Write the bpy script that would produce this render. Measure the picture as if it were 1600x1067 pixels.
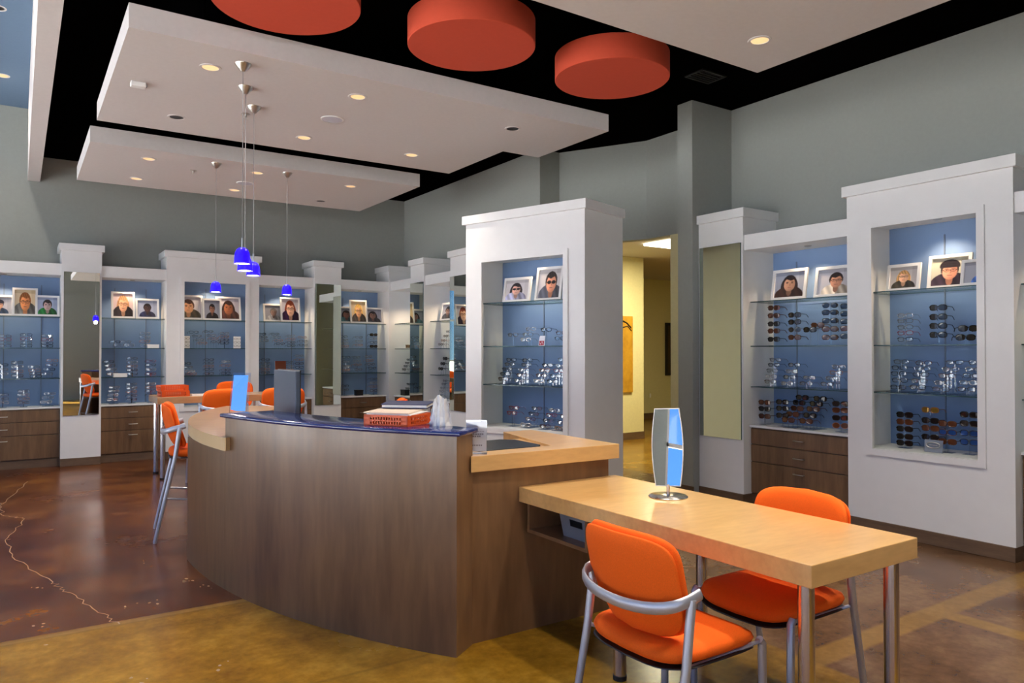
import bpy, bmesh, math, random
from mathutils import Vector, Matrix
random.seed(7)
for o in list(bpy.data.objects): bpy.data.objects.remove(o)
S = bpy.context.scene
COL = S.collection
PI = math.pi
# ------------------------------------------------------------------ camera
FPX, YAW, PITCH, CAMZ = 1155.5, math.radians(33.754), math.radians(0.746), 1.45
cd = bpy.data.cameras.new('camera'); cam = bpy.data.objects.new('camera', cd); COL.objects.link(cam)
cd.sensor_width = 36; cd.lens = FPX/1600*36; cd.clip_start = 0.05; cd.clip_end = 300
cam.location = (0, 0, CAMZ); cam.rotation_euler = (PI/2+PITCH, 0, -YAW)
S.camera = cam
# ------------------------------------------------------------------ world, exposure
S.view_settings.view_transform = 'Standard'; S.view_settings.look = 'None'
S.view_settings.gamma = 1; S.view_settings.use_curve_mapping = False
S.view_settings.exposure = 1.68
w = bpy.data.worlds.new('sky'); S.world = w; w.use_nodes = True
nt = w.node_tree; bg = nt.nodes['Background']
tc = nt.nodes.new('ShaderNodeTexCoord'); sx = nt.nodes.new('ShaderNodeSeparateXYZ'); nt.links.new(tc.outputs['Generated'], sx.inputs[0])
rp = nt.nodes.new('ShaderNodeValToRGB'); nt.links.new(sx.outputs[2], rp.inputs[0])
for k, (p, c) in enumerate(((0.0, (.36, .58, .90)), (.12, (.12, .34, .86)), (.45, (.06, .22, .75)))):
    e = rp.color_ramp.elements[k] if k < 2 else rp.color_ramp.elements.new(p)
    e.position = p; e.color = (*c, 1)
nt.links.new(rp.outputs[0], bg.inputs[0]); bg.inputs[1].default_value = 0.5
sl = bpy.data.lights.new('sun', 'SUN'); sl.energy = 19.0; sl.angle = math.radians(.6); sl.color = (1, .98, .95)
so = bpy.data.objects.new('sun', sl); COL.objects.link(so); so.rotation_euler = (math.radians(24), math.radians(-22), 0)
def area(name, loc, rot, sx, sy, power, color=(1, 1, 1), portal=False, spread=None):
    l = bpy.data.lights.new(name, 'AREA'); l.shape = 'RECTANGLE'; l.size = sx; l.size_y = sy; l.energy = power; l.color = color
    if portal: l.cycles.is_portal = True
    if spread: l.spread = spread
    o = bpy.data.objects.new(name, l); COL.objects.link(o); o.location = loc; o.rotation_euler = rot; return o
def spot(name, loc, power, color, angle=100, blend=.6, radius=.03, rot=(0, 0, 0)):
    l = bpy.data.lights.new(name, 'SPOT'); l.energy = power; l.color = color; l.spot_size = math.radians(angle); l.spot_blend = blend; l.shadow_soft_size = radius
    o = bpy.data.objects.new(name, l); COL.objects.link(o); o.location = loc; o.rotation_euler = rot; return o
WARM = (1, .74, .48)
# ------------------------------------------------------------------ materials
MATS = {}
def mat(name, color, rough=.5, metal=0, spec=.5, coat=0, emit=None, estr=0):
    if name in MATS: return MATS[name]
    m = bpy.data.materials.new(name); m.use_nodes = True; b = m.node_tree.nodes['Principled BSDF']
    b.inputs['Base Color'].default_value = (*color, 1); b.inputs['Roughness'].default_value = rough; b.inputs['Metallic'].default_value = metal
    b.inputs['Specular IOR Level'].default_value = spec; b.inputs['Coat Weight'].default_value = coat; b.inputs['Coat Roughness'].default_value = .15
    if emit: b.inputs['Emission Color'].default_value = (*emit, 1); b.inputs['Emission Strength'].default_value = estr
    MATS[name] = m; return m
def ramp(nt, fac, stops):
    r = nt.nodes.new('ShaderNodeValToRGB'); e = r.color_ramp.elements
    while len(e) < len(stops): e.new(.5)
    for k, (p, c) in enumerate(stops): e[k].position = p; e[k].color = (*c, 1)
    nt.links.new(fac, r.inputs[0]); return r.outputs[0]
def noise(nt, vec, scale, detail=4, rough=.55):
    n = nt.nodes.new('ShaderNodeTexNoise'); n.inputs['Scale'].default_value = scale; n.inputs['Detail'].default_value = detail; n.inputs['Roughness'].default_value = rough
    nt.links.new(vec, n.inputs['Vector']); return n.outputs[0]
def mapping(nt, scale=(1, 1, 1), rot=(0, 0, 0), kind='Object'):
    t = nt.nodes.new('ShaderNodeTexCoord'); m = nt.nodes.new('ShaderNodeMapping'); m.inputs['Scale'].default_value = scale; m.inputs['Rotation'].default_value = rot
    nt.links.new(t.outputs[kind], m.inputs[0]); return m.outputs[0]
def mix(nt, fac, a, b, mode='MIX'):
    n = nt.nodes.new('ShaderNodeMix'); n.data_type = 'RGBA'; n.blend_type = mode
    for s, v in ((0, fac), (6, a), (7, b)):
        if hasattr(v, 'is_output'): nt.links.new(v, n.inputs[s])
        else: n.inputs[s].default_value = v if s == 0 else (*v, 1)
    return n.outputs[2]
def mathn(nt, op, a, b):
    n = nt.nodes.new('ShaderNodeMath'); n.operation = op
    for s, v in ((0, a), (1, b)):
        if hasattr(v, 'is_output'): nt.links.new(v, n.inputs[s])
        else: n.inputs[s].default_value = v
    return n.outputs[0]
def grained(name, dark, light, scale, rough=.4, coat=0, lo=.3, hi=.7, fine=None, bump=0):
    m = mat(name, light, rough, coat=coat); nt = m.node_tree; b = nt.nodes['Principled BSDF']
    v = mapping(nt, scale); a = noise(nt, v, 1.0, 6, .6)
    c = ramp(nt, a, [(lo, dark), (hi, light)])
    v2 = mapping(nt, tuple(k*7 for k in scale)); f = noise(nt, v2, 1.0, 3, .5)
    c = mix(nt, .16, c, ramp(nt, f, [(.35, tuple(k*.6 for k in dark)), (.65, light)]), 'MIX')
    nt.links.new(c, b.inputs['Base Color']); return m
def plaster(name, color, amount=.02, scale=30, rough=.85):
    m = mat(name, color, rough, spec=.3); nt = m.node_tree; b = nt.nodes['Principled BSDF']
    n = noise(nt, mapping(nt), scale, 3)
    nt.links.new(ramp(nt, n, [(.3, tuple(k*(1-amount) for k in color)), (.7, tuple(min(1, k*(1+amount)) for k in color))]), b.inputs['Base Color'])
    bp = nt.nodes.new('ShaderNodeBump'); bp.inputs['Strength'].default_value = .008; nt.links.new(n, bp.inputs['Height']); nt.links.new(bp.outputs[0], b.inputs['Normal'])
    return m
def clear(name, tint, gloss=.12, rough=.03):
    m = bpy.data.materials.new(name); m.use_nodes = True; nt = m.node_tree; nt.nodes.remove(nt.nodes['Principled BSDF']); out = nt.nodes['Material Output']
    t = nt.nodes.new('ShaderNodeBsdfTransparent'); t.inputs[0].default_value = (*tint, 1)
    g = nt.nodes.new('ShaderNodeBsdfGlossy'); g.inputs['Roughness'].default_value = rough
    f = nt.nodes.new('ShaderNodeLayerWeight'); f.inputs[0].default_value = .35
    a = mathn(nt, 'MULTIPLY_ADD', f.outputs['Fresnel'], .6); a.node.inputs[2].default_value = gloss*.5
    x = nt.nodes.new('ShaderNodeMixShader'); nt.links.new(a, x.inputs[0]); nt.links.new(t.outputs[0], x.inputs[1]); nt.links.new(g.outputs[0], x.inputs[2]); nt.links.new(x.outputs[0], out.inputs[0])
    MATS[name] = m; return m
WHITE = plaster('white_lacquer', (.74, .74, .73), .015, 8, .45)
SAGE = plaster('sage_wall_paint', (.305, .32, .295))
CREAM = plaster('cream_wall_paint', (.70, .64, .36), .03)
CEILW = plaster('white_ceiling_paint', (.60, .565, .55))
BLACK = mat('black_ceiling_paint', (.002, .002, .0025), 1, spec=0)
BLUECEIL = plaster('blue_ceiling_paint', (.13, .20, .30))
REDP = plaster('red_orange_paint', (.58, .075, .035))
BLUEBACK = plaster('blue_panel_laminate', (.185, .29, .50), .03, 4, .6)
WALNUT = grained('stained_maple_veneer', (.10, .046, .017), (.285, .152, .066), (3.6, 3.6, .55), .32, coat=.3, lo=.22, hi=.78)
CABWOOD = grained('brown_cabinet_veneer', (.10, .052, .022), (.22, .122, .055), (14, 14, 1.2), .4)
BASEW = grained('brown_baseboard', (.10, .06, .035), (.17, .105, .06), (3, 3, 20), .5)
MAPLE = grained('honey_maple', (.56, .31, .10), (.72, .44, .17), (1.6, 6, 6), .28, coat=.3)
MAPLED = grained('tan_counter_laminate', (.36, .20, .09), (.46, .28, .14), (1.6, 6, 6), .3, coat=.2)
BLUETOP = mat('blue_solid_surface', (.012, .02, .13), .12, coat=.5)
ORANGE = plaster('orange_fabric', (.92, .13, .004), .08, 300, .8)
GREYMETAL = mat('silver_painted_steel', (.50, .52, .57), .35, .6)
CHROME = mat('brushed_chrome', (.62, .60, .58), .22, 1)
STEEL = mat('satin_nickel', (.55, .53, .49), .3, 1)
DARK = mat('black_plastic', (.006, .006, .008), .35)
RUBBER = mat('black_rubber', (.008, .008, .01), .7)
MIRROR = mat('mirror_glass', (.88, .91, .9), .0, 1)
MIRRORG = mat('green_edged_mirror_glass', (.74, .80, .74), .0, 1)
GLASS = clear('shelf_glass', (.90, .965, .95), .06)
GLASSEDGE = mat('glass_edge', (.03, .08, .085), .15)
ACRYL = clear('clear_acrylic', (.93, .95, .97), .06)
WINGLASS = clear('window_glass', (.98, .99, .99), .02)
SLATE = mat('slate_plastic', (.065, .085, .12), .4)
PAPER = mat('white_paper', (.85, .84, .82), .8)
ORPLASTIC = mat('orange_plastic', (.75, .10, .012), .4)
GREYP = mat('grey_plastic', (.16, .18, .21), .5)
def floor_material():
    m = mat('stained_concrete', (.3, .2, .1), .2, spec=.28); nt = m.node_tree; b = nt.nodes['Principled BSDF']
    t = nt.nodes.new('ShaderNodeTexCoord'); sp = nt.nodes.new('ShaderNodeSeparateXYZ'); nt.links.new(t.outputs['Object'], sp.inputs[0])
    big = noise(nt, mapping(nt), .9, 6, .62); med = mathn(nt, 'ADD', mathn(nt, 'MULTIPLY', noise(nt, mapping(nt), 2.2, 8, .72), .65), mathn(nt, 'MULTIPLY', noise(nt, mapping(nt), .8, 5, .6), .35)); fine = noise(nt, mapping(nt), 22, 4, .6)
    wob = mathn(nt, 'MULTIPLY', mathn(nt, 'SUBTRACT', med, .5), .035)
    X = mathn(nt, 'ADD', sp.outputs[0], wob); Y = mathn(nt, 'ADD', sp.outputs[1], wob)
    mah = ramp(nt, med, [(.36, (.028, .007, .003)), (.5, (.10, .027, .006)), (.64, (.24, .088, .014))])
    och = ramp(nt, med, [(.36, (.13, .055, .005)), (.5, (.27, .135, .011)), (.64, (.42, .235, .03))])
    brn = ramp(nt, med, [(.36, (.07, .034, .015)), (.5, (.15, .078, .037)), (.64, (.25, .145, .062))])
    def gt(v, k, soft=.012):
        n = nt.nodes.new('ShaderNodeMapRange'); nt.links.new(v, n.inputs[0]); n.inputs[1].default_value = k-soft; n.inputs[2].default_value = k+soft; return n.outputs[0]
    def band(v, a, c): return mathn(nt, 'MULTIPLY', gt(v, a), mathn(nt, 'SUBTRACT', 1.0, gt(v, c)))
    near = mix(nt, gt(mathn(nt, 'ADD', sp.outputs[0], mathn(nt, 'MULTIPLY', mathn(nt, 'SUBTRACT', big, .5), 1.2)), 3.1, .35), och, brn)
    near = mix(nt, mathn(nt, 'MULTIPLY', gt(X, 3.1), mathn(nt, 'SUBTRACT', 1.0, gt(X, 6.2))), near, brn)
    far = mix(nt, gt(X, 2.6, .05), mah, brn)
    c = mix(nt, gt(Y, 4.46), near, far)
    c = mix(nt, gt(X, 6.25), c, och)
    lines = mathn(nt, 'MAXIMUM', mathn(nt, 'MULTIPLY', band(Y, 4.43, 4.49), mathn(nt, 'SUBTRACT', 1.0, gt(X, 3.0))), mathn(nt, 'MULTIPLY', band(Y, 2.05, 2.19), gt(X, 3.0)))
    lines = mathn(nt, 'MAXIMUM', lines, mathn(nt, 'MULTIPLY', band(X, 4.20, 4.33), mathn(nt, 'SUBTRACT', 1.0, gt(Y, 2.1))))
    c = mix(nt, mathn(nt, 'MULTIPLY', lines, .75), c, ramp(nt, med, [(.2, (.20, .10, .02)), (.8, (.36, .21, .05))]))
    cuts = mathn(nt, 'MAXIMUM', band(Y, 3.175, 3.183), band(Y, 4.425, 4.433)); c = mix(nt, mathn(nt, 'MULTIPLY', cuts, .5), c, (.03, .015, .006))
    c = mix(nt, .35, c, ramp(nt, fine, [(.3, (.35, .35, .35)), (.7, (1, 1, 1))]), 'MULTIPLY')
    nt.links.new(c, b.inputs['Base Color'])
    nt.links.new(ramp(nt, big, [(.3, (.17,)*3), (.7, (.30,)*3)]), b.inputs['Roughness'])
    bp = nt.nodes.new('ShaderNodeBump'); bp.inputs['Strength'].default_value = .03; nt.links.new(fine, bp.inputs['Height']); nt.links.new(bp.outputs[0], b.inputs['Normal'])
    return m
FLOORM = floor_material()
# ------------------------------------------------------------------ mesh helpers
class MB:
    def __init__(s): s.v = []; s.f = []; s.m = []; s.mats = []
    def mi(s, m):
        if m not in s.mats: s.mats.append(m)
        return s.mats.index(m)
    def add(s, vs, fs, m):
        k = len(s.v); s.v += [tuple(v) for v in vs]; s.f += [tuple(i+k for i in f) for f in fs]; s.m += [s.mi(m)]*len(fs); return s
    def box(s, x0, y0, z0, x1, y1, z1, m, M=None):
        v = [Vector((x, y, z)) for z in (z0, z1) for y in (y0, y1) for x in (x0, x1)]
        if M: v = [M @ p for p in v]
        return s.add(v, [(0, 2, 3, 1), (4, 5, 7, 6), (0, 1, 5, 4), (2, 6, 7, 3), (0, 4, 6, 2), (1, 3, 7, 5)], m)
    def quad(s, p, m): return s.add(p, [(0, 1, 2, 3)], m)
    def prism(s, pts, z0, z1, m, side=None):
        n = len(pts); v = [(x, y, z0) for x, y in pts]+[(x, y, z1) for x, y in pts]
        s.add(v, [tuple(reversed(range(n))), tuple(range(n, 2*n))], m)
        return s.add(v, [(i, (i+1) % n, n+(i+1) % n, n+i) for i in range(n)], side or m)
    def strip(s, a, b, z0, z1, m, side=None):      # closed slab between two equal-length polylines (no n-gons)
        n = len(a); side = side or m; v = [(*p, z) for z in (z0, z1) for L in (a, b) for p in L]
        top = [(2*n+i, 2*n+i+1, 3*n+i+1, 3*n+i) for i in range(n-1)]; bot = [(i, n+i, n+i+1, i+1) for i in range(n-1)]
        s.add(v, top+bot, m)
        f = [(i, i+1, 2*n+i+1, 2*n+i) for i in range(n-1)]+[(n+i+1, n+i, 3*n+i, 3*n+i+1) for i in range(n-1)]+[(n, 0, 2*n, 3*n), (n-1, 2*n-1, 4*n-1, 3*n-1)]
        return s.add(v, f, side)
    def tube(s, path, r, m, seg=10, flat=1.0, caps=True):
        P = [Vector(p) for p in path]; rings = []; up = Vector((0, 0, 1))
        for i, p in enumerate(P):
            t = (P[min(i+1, len(P)-1)]-P[max(i-1, 0)]).normalized(); u = up if abs(t.z) < .95 else Vector((0, 1, 0))
            a = t.cross(u).normalized(); b = a.cross(t).normalized(); rr = r[i] if isinstance(r, (list, tuple)) else r
            rings.append([p+a*math.cos(k*2*PI/seg)*rr+b*math.sin(k*2*PI/seg)*rr*flat for k in range(seg)])
        v = [q for R in rings for q in R]; f = [(i*seg+k, i*seg+(k+1) % seg, (i+1)*seg+(k+1) % seg, (i+1)*seg+k) for i in range(len(P)-1) for k in range(seg)]
        if caps: f += [tuple(reversed(range(seg))), tuple(range((len(P)-1)*seg, len(P)*seg))]
        return s.add(v, f, m)
    def lathe(s, prof, m, seg=24, M=None):
        v = []; n = len(prof)
        for k in range(seg):
            a = 2*PI*k/seg
            for r, z in prof: v.append(Vector((r*math.cos(a), r*math.sin(a), z)))
        if M: v = [M @ p for p in v]
        return s.add(v, [(k*n+i, ((k+1) % seg)*n+i, ((k+1) % seg)*n+i+1, k*n+i+1) for k in range(seg) for i in range(n-1)], m)
    def build(s, name, parent=None, smooth=False, bevel=0):
        me = bpy.data.meshes.new(name); me.from_pydata(s.v, [], s.f)
        for m in s.mats: me.materials.append(m)
        me.polygons.foreach_set('material_index', s.m)
        bm = bmesh.new(); bm.from_mesh(me)
        bmesh.ops.remove_doubles(bm, verts=bm.verts, dist=1e-6)
        bmesh.ops.recalc_face_normals(bm, faces=bm.faces)
        if bevel: bmesh.ops.bevel(bm, geom=[e for e in bm.edges if len(e.link_faces) == 2 and e.calc_face_angle(0) > .6], offset=bevel, segments=2, affect='EDGES', profile=.5)
        bm.to_mesh(me); bm.free()
        if smooth: me.polygons.foreach_set('use_smooth', [True]*len(me.polygons)); me.set_sharp_from_angle(angle=math.radians(38))
        o = bpy.data.objects.new(name, me); COL.objects.link(o); o.parent = parent; return o
def tag(o, label, cat, group=None):
    o['label'] = label; o['category'] = cat
    if group: o['group'] = group
    return o
def struct(o): o['kind'] = 'structure'; return o
def thing(name, label, cat, loc=(0, 0, 0), rz=0, group=None):
    o = bpy.data.objects.new(name, None); COL.objects.link(o); o.location = loc; o.rotation_euler = (0, 0, rz); o.empty_display_size = .05
    return tag(o, label, cat, group)
def box(name, parent, x0, y0, z0, x1, y1, z1, m, bevel=0): return MB().box(x0, y0, z0, x1, y1, z1, m).build(name, parent, bevel=bevel)
def dup(o, loc, rz, label, group=None):
    def cp(a, par):
        c = a.copy(); COL.objects.link(c); c.parent = par
        for ch in a.children: cp(ch, c)
        return c
    c = cp(o, None); c.location = loc; c.rotation_euler = (0, 0, rz); c['label'] = label
    if group: c['group'] = group
    return c
# photo pixel (1600x1067) -> ray
_F = Vector((math.sin(YAW)*math.cos(PITCH), math.cos(YAW)*math.cos(PITCH), math.sin(PITCH))); _R = Vector((math.cos(YAW), -math.sin(YAW), 0)); _U = _R.cross(_F); _C = Vector((0, 0, CAMZ))
def ray(x, y): return _F+_R*((x-800)/FPX)-_U*((y-533.5)/FPX)
def on_z(x, y, z): d = ray(x, y); return _C+d*((z-CAMZ)/d.z)
# ------------------------------------------------------------------ structure
ZC = 3.97
YW, XW, XF = 11.35, 6.20, 5.40
fl = struct(MB().quad([(-4.2, -4.2, 0), (14.5, -4.2, 0), (14.5, 13.5, 0), (-4.2, 13.5, 0)], FLOORM).build('floor'))
cr = MB(); pts = [(.113, 9.854), (-.113, 8.446), (-.096, 7.915), (.076, 7.681), (-.055, 6.975), (-.019, 6.305), (.185, 5.475), (.256, 5.234), (.373, 4.732), (.461, 4.441)]
path = []
for a, b in zip(pts, pts[1:]):
    for k in range(8):
        t = k/8; path.append((a[0]+(b[0]-a[0])*t+random.uniform(-.022, .022), a[1]+(b[1]-a[1])*t))
path.append(pts[-1])
CRK = mat('pale_crack_filler', (.27, .17, .09), .8)
cr.strip([(x-.0022-random.uniform(0, .003), y) for x, y in path], [(x+.0022, y) for x, y in path], .0002, .0008, CRK); cr.build('floor_crack', fl)
sp = MB()
for px, py in [(285, 815), (300, 905), (318, 914), (345, 1040), (218, 1062), (60, 918), (205, 948), (66, 978), (240, 942), (280, 907), (230, 877)]:
    q = on_z(px, py, 0)
    for k in range(3):
        a = q.x+random.uniform(-.04, .04); b = q.y+random.uniform(-.05, .05); r = random.uniform(.003, .011)
        sp.prism([(a+r*math.cos(t*PI/3)*random.uniform(.6, 1.3), b+r*1.6*math.sin(t*PI/3)*random.uniform(.6, 1.3)) for t in range(6)], .0002, .0007, CRK)
o = sp.build('paint_fleck', fl); o['kind'] = 'stuff'
struct(box('wall_back', None, -4.2, YW, 0, 6.0, YW+.15, 4.9, SAGE))
struct(box('wall_right', None, XW, -4.2, 0, XW+.15, 5.34, 4.3, SAGE))
struct(box('wall_right_stub', None, 5.609, 5.141, 0, XW, 5.337, ZC+.02, SAGE))
struct(box('wall_right_far', None, XF, 7.455, 0, XF+.33, YW, ZC+.02, SAGE))
up = MB(); up.strip([(5.705, 7.455), (6.246, 6.448), (6.246, 5.337)], [(5.83, 7.53), (6.37, 6.50), (6.37, 5.337)], 2.79, ZC+.02, SAGE); struct(up.build('wall_above_door'))
lo = MB().box(6.246, 5.337, 0, 6.37, 6.06, 2.79, CREAM); struct(lo.build('wall_door_jamb'))
struct(MB().strip([(5.705, 7.455), (5.83, 7.22)], [(5.83, 7.53), (5.96, 7.29)], 0, 2.79, SAGE).build('wall_door_side'))
struct(box('baseboard_jamb', None, 6.236, 5.337, 0, 6.246, 6.06, .1, BASEW)); struct(box('baseboard_stub', None, 5.599, 5.131, 0, 5.609, 5.347, .1, BASEW))
struct(box('ceiling', None, .22, -4.2, ZC, 6.4, YW, ZC+.1, BLACK))
struct(box('ceiling_blue', None, -4.2, -4.2, 4.57, .15, YW, 4.7, BLUECEIL))
struct(box('trim_1', None, .09, -4.2, 3.645, .225, YW, 4.6, CEILW))
# hall beyond the doorway
struct(box('wall_hall', None, 6.4, 9.01, 0, 8.654, 9.15, 3.0, CREAM)); struct(box('baseboard_hall', None, 6.4, 8.995, 0, 8.66, 9.01, .12, BASEW))
struct(box('wall_hall_end', None, 8.654, 11.6, 0, 14.5, 11.75, 3.0, CREAM)); struct(box('baseboard_hall_end', None, 8.654, 11.585, 0, 14.5, 11.6, .12, BASEW))
struct(box('wall_hall_side', None, 8.5, 9.15, 0, 8.654, 11.6, 3.0, CREAM)); struct(box('wall_hall_right', None, 6.37, 5.337, 0, 14.5, 5.45, 3.0, CREAM))
struct(box('wall_hall_far', None, 14.3, 5.45, 0, 14.5, 11.6, 3.0, CREAM)); struct(MB().prism([(6.37, 5.4), (14.5, 5.4), (14.5, 11.75), (5.9, 11.75), (5.9, 7.53), (6.37, 6.6)], 3.0, 3.1, CEILW).build('ceiling_hall'))
o = box('ceiling_light_panel', None, 7.5, 7.2, 2.97, 8.1, 7.8, 3.0, mat('lit_diffuser', (.9, .9, .8), .5, emit=(1, .95, .7), estr=3)); tag(o, 'square glowing ceiling light panel in the hallway beyond the doorway', 'ceiling light')
area('hall_light', (7.8, 7.5, 2.95), (0, 0, 0), .6, .6, 36, (1, .88, .55))
# walls out of view, with the shop windows
WX = -4.0
bars = MB()
def window_wall(idx, axis, pos, a0, a1, n, z0, z1, top):
    mb = MB(); thick = .15
    def slab(u0, u1, v0, v1, m=SAGE):
        if axis == 'x': mb.box(pos-thick, u0, v0, pos, u1, v1, m)
        else: mb.box(u0, pos-thick, v0, u1, pos, v1, m)
    slab(-4.2, YW if axis == 'x' else XW, 0, z0); slab(-4.2, YW if axis == 'x' else XW, z1, top)
    ends = [-4.2]+[a for k in range(n) for a in (a0+(a1-a0)/n*k+.12, a0+(a1-a0)/n*(k+1)-.12)]+[YW if axis == 'x' else XW]
    for k in range(0, len(ends), 2): slab(ends[k], ends[k+1], z0, z1)
    struct(mb.build('wall_left' if axis == 'x' else 'wall_front'))
    for k in range(n):
        u0, u1 = a0+(a1-a0)/n*k+.12, a0+(a1-a0)/n*(k+1)-.12
        fr = MB(); gl = MB()
        def bar(p0, p1, q0, q1, m, B, d0=-.1, d1=-.04):
            if axis == 'x': B.box(pos+d0, p0, q0, pos+d1, p1, q1, m)
            else: B.box(p0, pos+d0, q0, p1, pos+d1, q1, m)
        for p in (u0, (u0+u1)/2-.03, u1-.06): bar(p, p+.06, z0, z1, CEILW, fr)
        for q in (z0, 1.05, 2.6, z1-.06): bar(u0, u1, q, q+.06, CEILW, fr)
        wo = struct(fr.build('window_%d' % (idx+k)))
        bar(u0, u1, z0, z1, WINGLASS, gl, -.075, -.065); gl.build('pane', wo)
        c = (u0+u1)/2
        if axis == 'x': area('window_portal', (pos-.2, c, (z0+z1)/2), (0, -PI/2, 0), z1-z0, u1-u0, 1, portal=True)
        else: area('window_portal', (c, pos-.2, (z0+z1)/2), (PI/2, 0, 0), u1-u0, z1-z0, 1, portal=True)
window_wall(1, 'x', WX, -3.8, 11.25, 6, .1, 4.35, 4.9)
window_wall(7, 'y', -4.0, -3.8, .5, 2, .1, 4.35, 4.9)
struct(MB().quad([(-80, -80, -.06), (80, -80, -.06), (80, 80, -.06), (-80, 80, -.06)], mat('outdoor_paving', (.5, .5, .5), .9)).build('ground_outside'))
# ------------------------------------------------------------------ ceiling clouds, discs, fittings
ZB = 3.40
def cloud(name, pts, label):
    t = thing(name, label, 'ceiling panel', (0, 0, ZB), 0, 'suspended ceiling panels')
    MB().prism(pts, 0, .15, CEILW).build('panel', t)
    xs = [p[0] for p in pts]; ys = [p[1] for p in pts]
    for x in (min(xs)+.5, max(xs)-.9):
        for y in (min(ys)+.4, max(ys)-.4): MB().tube([(x, y, .14), (x, y, ZC-ZB+.01)], .012, BLACK, 8).build('hanger', t)
    return t
cloud('ceiling_cloud', [(.541, 4.96), (4.345, 4.96), (4.345, 6.03), (3.925, 6.03), (3.925, 7.12), (.541, 7.12)], 'large stepped white floating ceiling panel with pendant lamps hung from it')
cloud('ceiling_cloud', [(.545, 7.88), (3.95, 7.88), (3.95, 9.74), (.545, 9.74)], 'smaller rectangular white floating ceiling panel near the back wall')
cloud('ceiling_cloud', [(1.2, -2.0), (4.296, -2.0), (4.296, 3.333), (1.2, 3.333)], 'white floating ceiling panel above the desk table by the right wall')
for x, y, lab in ((1.308, 4.356, 'red orange ceiling drum farthest from the right wall'), (2.533, 4.28, 'red orange ceiling drum hung between two other drums'), (3.721, 4.209, 'red orange ceiling drum hung nearest the right wall')):
    t = thing('ceiling_drum', lab, 'ceiling drum', (x, y, 3.5), 0, 'red ceiling drums'); r = .43
    MB().lathe([(0, 0), (r-.004, 0), (r, .004), (r, .176), (r-.004, .18), (0, .18)], REDP, 64).build('drum', t, smooth=True)
    MB().tube([(0, 0, .17), (0, 0, ZC-3.5+.01)], .015, BLACK, 8).build('hanger', t)
COPPER = mat('glowing_downlight_cone', (.55, .33, .17), .35, .5, emit=(1, .6, .28), estr=.35)
LAMP = (1, .90, .78)
def downlight(x, y, z, lit, label, group, power=24):
    t = thing('recessed_downlight', label, 'downlight', (x, y, z), 0, group)
    MB().lathe([(.052, .0), (.056, -.005), (.07, -.004), (.073, .002)], CEILW, 28).build('trim_ring', t, smooth=True)
    MB().lathe([(.053, -.002), (.03, -.0005), (0, -.0005)], COPPER if lit else DARK, 28).build('reflector', t, smooth=True)
    if lit: spot('downlight_lamp', (x, y, z-.02), power, LAMP, 125, .8, .05)
for x, y, lab in ((1.087, 5.36, 'lit downlight beside the front pendant canopy in the large ceiling panel'), (2.153, 5.35, 'lit downlight between the speaker grille and the red drums, large panel'),
                  (2.16, 6.652, 'lit downlight between the speaker grille and the smaller panel, large panel'), (3.24, 6.646, 'lit downlight near the stepped corner of the large panel')): downlight(x, y, ZB, True, lab, 'lit downlights in large panel')
downlight(1.087, 6.658, ZB, False, 'dark unlit downlight in the large panel near its far left corner', None)
downlight(3.593, 5.367, ZB, False, 'dark unlit downlight in the large panel near its stepped side', None)
for x, y, lab in ((1.09, 8.261, 'lit small panel downlight towards the ceiling beam, farther from the back wall'), (1.1, 9.286, 'lit small panel downlight towards the ceiling beam, nearer the back wall'),
                  (2.164, 8.254, 'lit small panel downlight between the two single pendant canopies'), (2.17, 9.293, 'lit small panel downlight between the speaker grille and the back wall'),
                  (3.26, 8.314, 'lit small panel downlight at the end nearest the side wall')): downlight(x, y, ZB, True, lab, 'lit downlights in small panel')
downlight(3.258, 9.349, ZB, False, 'dark unlit downlight in the smaller far ceiling panel', None)
downlight(3.857, 2.974, ZB, True, 'lit downlight in the ceiling panel above the table', None)
for q in ((4, 118), (-4, 12)):
    p = on_z(q[0], q[1], 4.57); downlight(p.x, p.y, 4.57, q[1] > 50, 'downlight with white ring in the high blue ceiling'+(', lit' if q[1] > 50 else ', unlit'), None)
for x in (1.7, 2.78, 3.857):
    for y in (.40, 1.69, 2.974):
        if (x, y) != (3.857, 2.974): downlight(x, y, ZB, True, 'lit downlight in the ceiling panel over the table, not the wall side one', 'lit downlights over the table')
for y in (6.6, 4.45, 2.3, .15): downlight(-.17, y, 4.57, True, 'lit downlight in the high blue ceiling towards the windows', 'blue ceiling downlights', 55)
for x, y, lab in ((2.183, 5.987, 'round white speaker grille in the large ceiling panel'), (2.18, 8.837, 'round white speaker grille in the small ceiling panel')):
    t = thing('ceiling_speaker', lab, 'speaker', (x, y, ZB)); MB().lathe([(.095, .0), (.095, -.006), (.085, -.008)], WHITE, 32).build('rim', t, smooth=True); MB().lathe([(.085, -.006), (.04, -.009), (0, -.009)], mat('speaker_mesh', (.55, .55, .62), .7), 32).build('grille', t, smooth=True)
for x, y, lab in ((1.545, 6.252, 'small sprinkler head under the large ceiling panel'), (1.56, 8.52, 'small sprinkler head under the small ceiling panel')):
    t = thing('sprinkler_head', lab, 'sprinkler', (x, y, ZB)); MB().lathe([(.035, .001), (.03, -.006), (.01, -.008), (.008, -.03), (0, -.03)], STEEL, 16).build('body', t, smooth=True); MB().lathe([(0, -.04), (.02, -.04), (.02, -.042), (0, -.042)], STEEL, 12).build('deflector', t); MB().tube([(0, 0, -.03), (0, 0, -.041)], .004, STEEL, 6).build('stem', t)
t = thing('smoke_detector', 'small white rectangular detector box under the large ceiling panel', 'detector', (.713, 5.953, ZB)); box('housing', t, -.05, -.03, -.035, .05, .03, .001, WHITE, .006); box('sensor', t, .05, -.015, -.025, .058, .015, -.01, GREYP)
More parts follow.
